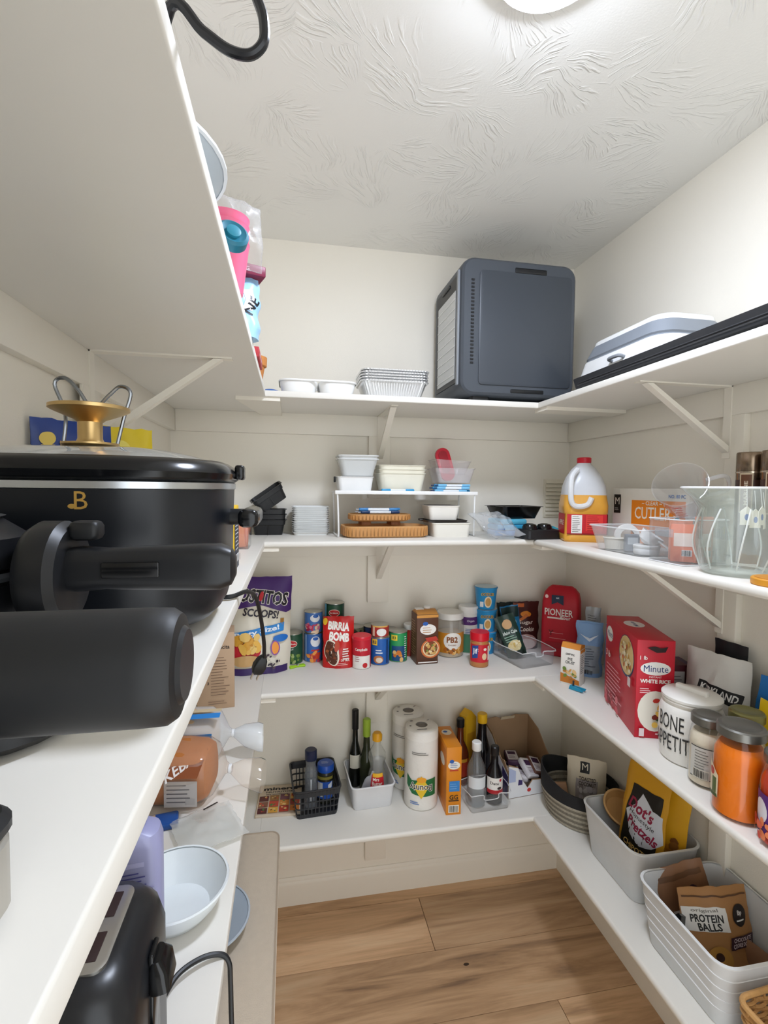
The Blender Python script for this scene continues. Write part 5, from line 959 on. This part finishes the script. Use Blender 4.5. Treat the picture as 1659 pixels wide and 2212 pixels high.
G().tube([(.0, -.0225, .03), (.0, -.0225, .11)], .003, 6).build('grip_mark', M('#C9CDD2', .3), t)
t = T('pickle_jar', 'jar with bright blue lid in the black basket', 'jar', (.531, -.118, Z4+.0035)); G().lathe([(.028, 0), (.03, .004), (.03, .10), (.026, .11)], 32).build('jar', M('#2A2A22', .2), t); G().lathe([(.0275, .109), (.0295, .111), (.0295, .13), (.027, .134), (.015, .1345)], 32).build('lid', M('#1B4FB0', .3), t); D(cyl(.0302, -100)).rect(0, .05, .06, .06, '#1F56B8').rect(-.018, .052, .022, .05, '#D9DADA').poly([(.012, .07), (.028, .08), (.026, .06), (.012, .05)], '#E9EEF4').rect(0, .093, .06, .01, '#8C8438').build(t); D(topf(.1346)).lines(0, .006, .03, 3, .006, .002, '#BFD0EE').build(t, 'lid_print')
# white bin with bottles
t = T('white_bin', 'white bin of tall bottles left of the paper towels', 'bin', (.686, -.108, Z4), 3); G().shell([(0, .066, .082, .014), (.003, .068, .084, .015), (.078, .075, .093, .018), (.082, .077, .095, .019)], .0025).build('bin', M('#E4E5E8', .4), t); G().loft([rr(.0765, .0945, .019, .0805), rr(.079, .097, .02, .0815), rr(.079, .097, .02, .0845), rr(.0745, .0925, .018, .0845)], 0, False, False).build('rim', M('#ECEDEF', .4), t)
BZ = Z4 + .0035
bottle('wine_bottle', 'dark wine bottle with black neck at the back of the white bin', (.645, -.045, BZ), .023, .285, M('#14160F', .12), None, M('#121214', .4), .52, .42, .07, lambda d, h: d.rect(.0, h*.45, .04, .05, '#E3DFCF'))
bottle('green_bottle', 'olive glass bottle with lime green neck foil', (.683, -.078, BZ), .0255, .262, M('#2E3320', .12), None, M('#9DBB3C', .35, bump=.1), .52, .45, .06)
t = T('syrup_bottle', 'clear syrup bottle with yellow cap and red label', 'bottle', (.712, -.135, BZ)); t.scale = (1.08,)*3; G().lathe([(.03, 0), (.033, .004), (.034, .05), (.028, .085), (.022, .105), (.024, .118), (.029, .135), (.028, .152), (.018, .168), (.012, .18), (.012, .198)], 32).build('bottle', CLEAR('#EDF0EC', .14, .04, 1.1), t); G().lathe([(.031, .004), (.0315, .03)], 32).build('syrup', M('#4A2414', .2), t); G().lathe([(.013, .192), (.016, .194), (.0165, .212), (.012, .219)], 24).build('cap', M('#E8A81E', .35), t); D(cyl(lambda v: .0345 - max(0, v-.05)*.14, -98)).poly([(-.026, .03), (.026, .03), (.022, .088), (-.018, .092)], '#C8202E').rect(.002, .09, .034, .012, '#F0B72E').text('Mrs', -.004, .077, .010, '#F7EFE2').text('Butter', .0, .064, .012, '#F7EFE2', w=.034).text('worths', .002, .049, .011, '#F7EFE2', w=.034).build(t)
t = T('grey_scoop', 'grey plastic scoop standing in the white bin', 'scoop', (.655, -.155, BZ), rot=(.1, .35, .3)); G().loft([[(x*k, y, z) for x, z, _ in rr(.02, .045, .02, 0, 6)] for y, k in ((-.004, .94), (0, 1), (.006, .9))]).build('scoop', M('#A9ABB0', .4), t, (0, 0, .05)); G().box(-.005, .005, -.003, .003, .09, .115, .002).build('handle', M('#A9ABB0', .4), t)
# paper towels
PT = M('#EFEBE3', .8, var=.02, bump=.6, bs=140)
def towel(lab, x, y, h, phi):
    t = T('paper_towel_roll', lab, 'paper towel', (x, y, Z4), 0, 'paper towel rolls'); R_ = .0585
    G().lathe([(R_-.006, 0), (R_-.001, .004), (R_, .012), (R_, h-.012), (R_-.001, h-.005), (R_-.008, h), (.021, h+.0005), (.0205, h-.004)], 40, c1=False).build('roll', PT, t); G().lathe([(.0208, h-.006), (.0204, h+.0002), (.019, h-.0004), (.019, h-.03), (0, h-.03)], 28).build('core', M('#8D8780', .8), t)
    G().lathe([(R_+.0006, .001), (R_+.0009, .01), (R_+.0009, h-.04), (R_+.0004, h-.035)], 40, c0=False, c1=False).build('plastic_sleeve', CLEAR('#FFFFFF', .05, .15, .7), t)
    D(cyl(R_+.0012, phi)).poly([(-.056, .124), (-.036, .106), (.0, .112), (.054, .114), (.054, .054), (.01, .054), (-.034, .06), (-.056, .086)], '#1F6B3C').poly([(-.028, .086), (.0, .126), (.026, .086), (.0, .046)], '#E8C22E').ell(0, .112, .017, .010, '#F0A62A').text('Bounty', -.002, .086, .032, '#F4F1E6', w=.084, bold=.06, rot=180).text('Bounty', -.002, .086, .029, '#141414', w=.079, bold=.01, rot=180).lines(-.02, .032, .04, 2, .006, .003, '#5E7FB8').lines(.0, h*.74, .07, 2, .006, .0022, '#6F6C66').build(t)
    D(topf(h+.0006)).ell(.03, .028, .006, .002, '#4A4844', rot=30).ell(-.03, .03, .006, .003, '#4A4844').lines(.0, -.036, .05, 1, .01, .004, '#4A4844').ell(-.042, -.006, .004, .003, '#4A4844').build(t, 'top_print')
towel('rear paper towel roll standing against the wall', .842, -.062, .278, -130); towel('front paper towel roll with green and yellow logo', .862, -.180, .278, -103)
# orange box
t = T('pasta_box', 'tall narrow orange box beside the front paper towel roll', 'box', (.957, -.195, Z4), -3); G().box(-.026, .026, -.075, .075, 0, .235, .001).build('carton', M('#E08A16', .42, var=.03), t)
D(front(-.075)).ell(.0, .172, .021, .014, '#F5F0E6').ell(-.008, .186, .008, .006, '#2A5FB0').lines(.002, .178, .03, 3, .006, .002, '#5E7FB8').rect(0, .155, .03, .005, '#C8452A').rect(.002, .10, .036, .036, '#3B86CC').lines(.002, .108, .03, 3, .008, .002, '#7DB4E4').text('GG', .0, .062, .016, '#3A2A1A', w=.03).rect(0, .05, .035, .004, '#3A2A1A').rect(.0, .022, .036, .026, '#F2EBDD').bars(0, .022, .03, .022).build(t)
D(topf(.235)).ell(0, .03, .018, .02, '#F0E4CC').ell(-.004, .034, .008, .007, '#2A5FB0').build(t, 'top_print'); D(sideL(-.026)).rect(0, .12, .13, .2, '#D97F12').ell(.02, .17, .03, .02, '#F5F0E6').build(t, 'side_print')
# bottles on the right part
AM = M('#6B2E14', .12, alpha=.92); DKB = M('#141215', .1)
bottle('vinegar_bottle', 'amber vinegar bottle with black cap behind the orange box', (1.038, -.09, Z4), .033, .245, AM, None, BLK, .5, .36, .028, lambda d, h: d.rect(0, h*.32, .07, h*.3, '#A8321E').rect(0, h*.45, .05, .012, '#D9A02E'))
t = T('yellow_box', 'yellow folded box against the wall behind the bottles', 'box', (1.085, -.042, Z4), 25); G().prism([(-.028, 0), (.028, 0), (.028, .225), (.0, .255), (-.028, .235)], -.018, .018, 'y').build('carton', M('#E0AE1E', .45), t); D(front(-.018)).rect(0, .12, .04, .1, '#C98F14').build(t)
bottle('sauce_bottle', 'black sauce bottle with yellow cap', (1.113, -.118, Z4), .031, .272, DKB, None, M('#E6B41E', .35), .55, .5, .03)
t = T('clear_caddy', 'low clear caddy holding the water and sauce bottles', 'caddy', (1.084, -.226, Z4), 3); G().loft([rr(.068, .045, .01, 0), rr(.07, .047, .011, .003), rr(.073, .05, .012, .062)], 0, True, False).build('caddy', CLEAR('#F0F2F5', .08, .04), t); G().tube(smooth([(-.073, -.05, .062), (-.03, -.051, .062), (-.024, -.051, .045), (.024, -.051, .045), (.03, -.051, .062), (.073, -.05, .062), (.073, .05, .062), (-.073, .05, .062), (-.073, -.05, .062)], 4), .0016, 6).build('rim', CLEAR('#FFFFFF', .5, .05), t)
WA = CLEAR('#F4F8FA', .08, .03, 1.1)
bottle('water_bottle', 'clear water bottle with white cap in the clear caddy', (1.050, -.226, Z4+.0035), .0325, .222, WA, None, WHT, .62, .42, .026, lambda d, h: d.rect(0, h*.45, .07, .04, '#DDE2E5'), fill=(CLEAR('#E4EEF2', .12, .02), .42))
bottle('soy_sauce', 'dark sauce bottle with white and red label in the clear caddy', (1.118, -.226, Z4+.0035), .0285, .20, DKB, None, M('#1A1718', .35), .55, .42, .028, lambda d, h: d.rect(0, h*.42, .07, h*.3, '#ECE8E2').text('Datu', -.006, h*.46, .010, '#1D1D1D', w=.03).rect(0, h*.28, .07, .014, '#B5222B').ell(.016, h*.52, .005, .005, '#C8303A').ell(.012, h*.36, .008, .005, '#3A2A2A'))
# torn cardboard box with packs
t = T('cardboard_box', 'torn open cardboard box with purple and white print', 'box', (1.262, -.118, Z4), 6)
x0, x1, y0, y1 = -.098, .098, -.095, .092; KB = M('#9A7B5C', .8, var=.06)
G().box(x0, x1, y0, y1, 0, .003).build('bottom', KB, t)
G().prism([(x0, 0), (x1, 0), (x1, .205), (.04, .212), (-.02, .2), (-.05, .212), (x0, .208)], y1-.003, y1, 'y').build('back_panel', KB, t)
G().prism([(y0, 0), (y1, 0), (y1, .205), (.02, .18), (-.03, .13), (y0, .075)], x1-.003, x1, 'x').build('right_panel', KB, t)
lp = G().prism([(y0, 0), (y1, 0), (y1, .205), (.03, .185), (-.04, .12), (-.06, .125), (y0, .09)], x0, x0+.003, 'x').build('left_panel', KB, t); D(sideL(x0)).poly([(.09, .005), (-.085, .005), (-.085, .195), (-.03, .175), (.04, .115), (.09, .085)], '#DADBE2').poly([(.09, .005), (.05, .005), (.05, .1), (.09, .08)], '#3B2E63').build(lp, 'side_print')
fp = G().prism([(x0, 0), (x1, 0), (x1, .066), (.06, .052), (.0, .058), (-.02, .03), (-.04, .06), (-.06, .11), (x0, .125)], y0, y0+.003, 'y').build('front_panel', KB, t); D(front(y0)).poly([(x0, .002), (x1, .002), (x1, .064), (.06, .05), (.0, .056), (-.02, .03), (-.04, .058), (-.06, .108), (x0, .12)], '#E2E2E4').poly([(-.06, .045), (-.042, .045), (-.042, .062), (-.058, .066)], '#3B2E63').ell(-.014, .022, .008, .007, '#C9352E').poly([(x0, .06), (-.07, .06), (-.07, .1), (x0, .115)], '#AEB8D6').build(fp, 'front_print')
fl_ = G().box(-.03, .03, -.002, .0, 0, .014).build('torn_flap', M('#C9B79A', .8), t, (.0, y1-.004, .2), (.5, 0, 0))
rnd = random.Random(12)
for i in range(9):
    q = T('snack_pack', 'purple and white snack pack in the cardboard box,' + [' under the others at the left', ' under the others in the middle', ' under the others at the right', ' in the second layer at the left', ' in the second layer in the middle', ' in the second layer at the right', ' on top at the back', ' on top, tilted at the front', ' on top, tilted at the right'][i], 'packet', (1.262 + (-.05, 0, .05, -.045, .005, .05, -.005, .02, .055)[i], -.118 + (0, -.01, .0, .02, -.02, .01, .045, -.03, -.02)[i], Z4 + .004 + (0, 0, 0, .024, .024, .024, .05, .05, .05)[i]), rot=(0, 0, rnd.uniform(-.5, .5)) if i < 7 else (rnd.uniform(.1, .5), .3, rnd.uniform(-.6, .6)), group='snack packs in the cardboard box')
    G().box(-.024, .024, -.04, .04, 0, .02, .004).build('pack', M(['#5A3A58', '#E3DFE2', '#6E4A3E'][i % 3], .4), q); D(topf(.02)).rect(0, 0, .04, .066, '#EAE6E8').rect(0, .016, .03, .022, '#4A2E52').lines(0, -.006, .03, 4, .006, .002, '#6E4A5E').build(q)
# ================================================================== right shelf, lowest level
t = T('woven_basket', 'oval woven basket with wide black rim on the lowest right shelf', 'basket', (1.376, -.338, Z4), 20)
a, b = .108, .128
for i in range(9):
    k0 = .86 + .02*i; z0 = .002 + i*.0092
    G().loft([el(a*k0, b*k0, z0, 40), el(a*(k0+.018), b*(k0+.018), z0+.0046, 40), el(a*(k0+.01), b*(k0+.01), z0+.0092, 40), el(a*(k0-.02), b*(k0-.02), z0+.0092, 40), el(a*(k0-.02), b*(k0-.02), z0, 40), el(a*k0, b*k0, z0, 40)], 0, False, False).build('woven_coil', M(['#A39B8A', '#746D60'][i % 2], .85, var=.45, vs=160), t)
G().loft([el(a*.86, b*.86, .002, 40), el(a*.86, b*.86, .005, 40)]).build('bottom', M('#5E584E', .85), t)
def dip(a_, b_, z, dz=.0): return [(x, y, zz + dz * max(0, math.cos(math.atan2(y, x) - 2.2)) ** 2) for x, y, zz in el(a_, b_, z, 40)]
G().loft([dip(a*1.03, b*1.03, .083), dip(a*1.05, b*1.05, .12, .03), dip(a*1.045, b*1.045, .125, .032), dip(a*1.01, b*1.01, .125, .032), dip(a*.99, b*.99, .083)], 0, False, False).build('black_rim', M('#1B1B1D', .8, bump=.3, bs=150), t)
t = T('coffee_bag', 'cream paper snack bag with black square logo in the woven basket', 'bag', (1.405, -.335, Z4 + .006), -35); g, mp = bagmesh(.125, .185, .06, True, 16, 18, .2, 51); g.build('bag', M('#D9CDB6', .6), t); D(mp, .01).rect(-.005, .158, .03, .034, '#1B1B1B').text('M', -.005, .16, .02, '#E3D9C4', bold=0).rect(.002, .07, .07, .1, '#A39A98').blobs(.002, .06, .06, .08, ['#C9C4C2', '#7F7674', '#B5AEB2'], 18, .010, 3).text('TOASTED', .004, .125, .012, '#3A302A', w=.055).text('COCONUT', .004, .11, .012, '#3A302A', w=.055).build(t)
t = T('tan_packet', 'tan paper packet at the left in the woven basket', 'packet', (1.322, -.335, Z4 + .006), rot=(-.15, -.2, -.5)); G().box(-.028, .028, -.01, .01, 0, .10, .004).build('packet', M('#A9805F', .65), t); D(front(-.01)).rect(0, .06, .04, .02, '#94694A').build(t)
def bin_(name, lab, loc, hx, hy, h, ribs, rz=0):
    t = T(name, lab, 'bin', loc, rz); mt = M('#DADCDD', .45); G().shell([(0, hx-.022, hy-.022, .026), (.004, hx-.019, hy-.019, .03), (h-.01, hx-.001, hy-.001, .036), (h, hx, hy, .036)], .003).build('bin', mt, t)
    G().loft([rr(hx-.003, hy-.003, .034, h-.001), rr(hx+.0025, hy+.0025, .038, h-.001), rr(hx+.003, hy+.003, .038, h+.002), rr(hx-.003, hy-.003, .034, h+.003)], 0, False, False).build('rim', M('#E6E8E8', .4), t)
    for k in range(ribs):
        z = h*(.78 - .17*k); q = (h - z)/h*.019; G().loft([rr(hx-q-.001, hy-q-.001, .034, z), rr(hx-q+.0018, hy-q+.0018, .036, z+.002), rr(hx-q-.0005, hy-q-.0005, .034, z+.004)], 0, False, False).build('rib', M('#E6E8E8', .4), t)
    return t
bin_('storage_bin', 'smooth light grey storage bin holding the pretzel bags', (1.398, -.600, Z4), .104, .128, .15, 0)
t = T('wood_bowl', 'wooden bowl edge at the back of the smooth grey bin', 'bowl', (1.405, -.515, Z4 + .115), rot=(.5, 0, 0)); G().shell([(0, .03, .03, 0), (.012, .05, .05, 0), (.03, .06, .06, 0)], .005, ell=True).build('bowl', M('#C79A62', .5, var=.1), t); G().lathe([(.055, .0295), (.0605, .030), (.0605, .0325), (.055, .0325)], 36, c0=False, c1=False).build('rim', M('#D3A870', .5), t)
t = T('pretzel_bag', 'black and yellow pretzel bag standing in the smooth grey bin', 'bag', (1.362, -.640, Z4 + .005), rot=(-.10, .05, -1.22))
g, mp = bagmesh(.13, .325, .045, True, 18, 26, .15, 71, topw=.96); g.build('bag', M('#C9921C', .35), t); d = D(mp, .012)
d.poly([(-.05, .03), (-.04, .02), (.045, .02), (.05, .04), (.05, .27), (-.035, .27), (-.052, .15)], '#17130F').poly([(-.045, .19), (-.02, .215), (-.005, .255), (.03, .225), (.056, .22), (.062, .15), (.04, .125), (.01, .115), (-.03, .135)], '#C9CBD2')
d.text("Dot's", .0, .212, .034, '#8E1F3E', w=.075, bold=.03, rot=-12).text('Homestyle', .004, .184, .016, '#26201E', w=.075, bold=0, rot=-16).text('Pretzels', .008, .158, .026, '#8E1F3E', w=.09, bold=.03, rot=-18).text('CHIPOTLE', .0, .102, .016, '#D9B46A', w=.08, rot=-8).text('HONEY', .004, .086, .009, '#D9B46A', rot=-8).text('SEASONED', .0, .068, .014, '#EDE6DA', w=.075, rot=-8).lines(.0, .055, .06, 2, .006, .002, '#BFB6A8').blobs(-.015, .03, .06, .02, ['#7A2E1E', '#A04A2A', '#5A2016'], 10, .010, 4); d.build(t)
t = T('yellow_pretzel_bag', 'yellow snack bag behind the black pretzel bag', 'bag', (1.420, -.655, Z4 + .005), rot=(-.06, .06, -1.15)); g, mp = bagmesh(.12, .29, .03, True, 14, 16, .25, 73); g.build('bag', M('#D9A21E', .35), t); D(mp, .012).ell(-.01, .2, .022, .016, '#2A241C').ell(-.01, .2, .016, .011, '#D9CFB8').blobs(0, .1, .08, .12, ['#7A4A1A', '#C98A1A', '#8A5A20'], 14, .012, 2).build(t)
t = T('brown_snack_bag', 'brown snack bag at the wall side of the smooth grey bin', 'bag', (1.455, -.60, Z4 + .005), rot=(-.03, .05, -1.3)); g, mp = bagmesh(.10, .23, .02, True, 12, 14, .25, 74); g.build('bag', M('#6B4A36', .4), t); D(mp, .012).rect(0, .12, .03, .08, '#9C8478').build(t)
bin_('ribbed_bin', 'large ribbed light grey bin holding the protein snack bags', (1.376, -.905, Z4), .121, .130, .152, 4)
KR = M('#A8794A', .5, var=.06)
t = T('protein_bag', 'kraft brown protein balls bag in the large ribbed bin', 'bag', (1.392, -.905, Z4 + .006), rot=(-.32, 0, -.12)); g, mp = bagmesh(.17, .165, .045, True, 18, 20, .2, 81); g.build('bag', KR, t); d = D(mp, .01)
d.rect(-.035, .105, .098, .046, '#E6E4E0').text('original', -.035, .121, .008, '#8A8680', w=.06).text('PROTEIN', -.033, .107, .015, '#1B1B1B', w=.072, bold=.03).text('BALLS', -.03, .091, .015, '#1B1B1B', w=.052, bold=.03).rect(0, .148, .16, .003, '#5A3A22').ell(.05, .11, .020, .022, '#1E1512').text('Bp', .05, .114, .012, '#E6E4E0').rect(.05, .1, .022, .003, '#E6E4E0').rect(.045, .06, .07, .024, '#3A1E2A').text('CHOCOLATE', .045, .065, .008, '#D9CCD2', w=.055).text('COOKIE DOUGH', .045, .055, .008, '#D9CCD2', w=.06).ell(-.02, .032, .03, .024, '#B5853E').ell(-.02, .036, .01, .008, '#3A2016').build(t)
for i, (x, y, r) in enumerate([(1.405, -.822, -.5), (1.468, -.955, -2.6)]):
    t = T('kraft_bag', f'brown protein bag behind the printed one, {["tilted at the back", "at the right"][i]}', 'bag', (x, y, Z4 + .006), rot=(-.2, r*.6, r*.4)); g, mp = bagmesh(.13, .17, .03, True, 14, 16, .2, 83+i); g.build('bag', M('#8A6244', .5), t); D(mp, .012).rect(0, .145, .11, .012, '#6B4A30').ell(.02, .10, .018, .02, '#3A2430').rect(-.02, .06, .05, .03, '#D9D2CA').build(t)
t = T('binder_clip', 'black metal binder clip on the side of the protein bag', 'clip', (1.298, -.868, Z4 + .100), rot=(.2, .5, .4))
G().prism([(-.012, 0), (.012, 0), (.004, .02), (-.004, .02)], -.012, .012, 'x').build('body', BLKG, t)
for s in (-1, 1): G().tube(smooth([(-.004, s*.006, .0), (-.010, s*.02, -.008), (-.004, s*.032, -.014), (.004, s*.032, -.014), (.010, s*.02, -.008), (.004, s*.006, .0)], 4), .0015, 6).build('wire_handle', BLK, t)
# wicker basket at the edge
t = T('wicker_basket', 'small tan wicker basket at the lower right edge', 'basket', (1.355, -1.125, Z4), 4); WK = M('#B98A52', .6, var=.25, vs=90); hx, hy, h = .09, .07, .125
def wl(z, k, off=0., amp=.0022):
    p = [Vector(q) for q in rr(hx*k, hy*k, .02, z, 5)]; out = []
    per = [(p[(i+1) % len(p)] - p[i]).length for i in range(len(p))]; tot = sum(per); n = 96
    for j in range(n):
        d = tot*j/n; i = 0
        while i < len(p)-1 and d > per[i]: d -= per[i]; i += 1
        e = (p[(i+1) % len(p)] - p[i]); e = e.normalized() if e.length > 1e-6 else Vector((1, 0, 0)); nn = Vector((e.y, -e.x, 0)); q = p[i] + e*d
        out.append(q + nn * amp * math.sin(2*PI*j/8 + off))
    return out + [out[0]]
for i in range(12): G().tube(wl(.008 + i*.0092, .86 + .012*i, PI*(i % 2)), .0042, 5).build('cane', WK, t)
for i in range(24):
    pp = [Vector(q) for q in wl(0, 1, 0, 0)][i*4]; G().tube([(pp.x*.86, pp.y*.86, .002), (pp.x*1.0, pp.y*1.0, h)], .0026, 5).build('stake', WK, t)
G().tube(wl(h, 1.01, 0, .0), .0055, 8).build('rim', M('#C99A60', .55, var=.2, vs=90), t); G().loft([rr(hx*.84, hy*.84, .02, 0), rr(hx*.84, hy*.84, .02, .004)]).build('bottom', WK, t)
t = T('rolled_packet', 'pink tan rolled packet inside the wicker basket', 'packet', (1.345, -1.125, Z4 + .0045), rot=(0, 0, .5)); G().tube([(-.04, 0, .06), (.04, 0, .075)], .022, 16).xf(Matrix.Translation((0, 0, -.035))).build('packet', M('#C9937A', .5), t); G().tube([(.04, 0, .041), (.05, 0, .044)], .01, 10).build('twist', M('#B57E66', .5), t)
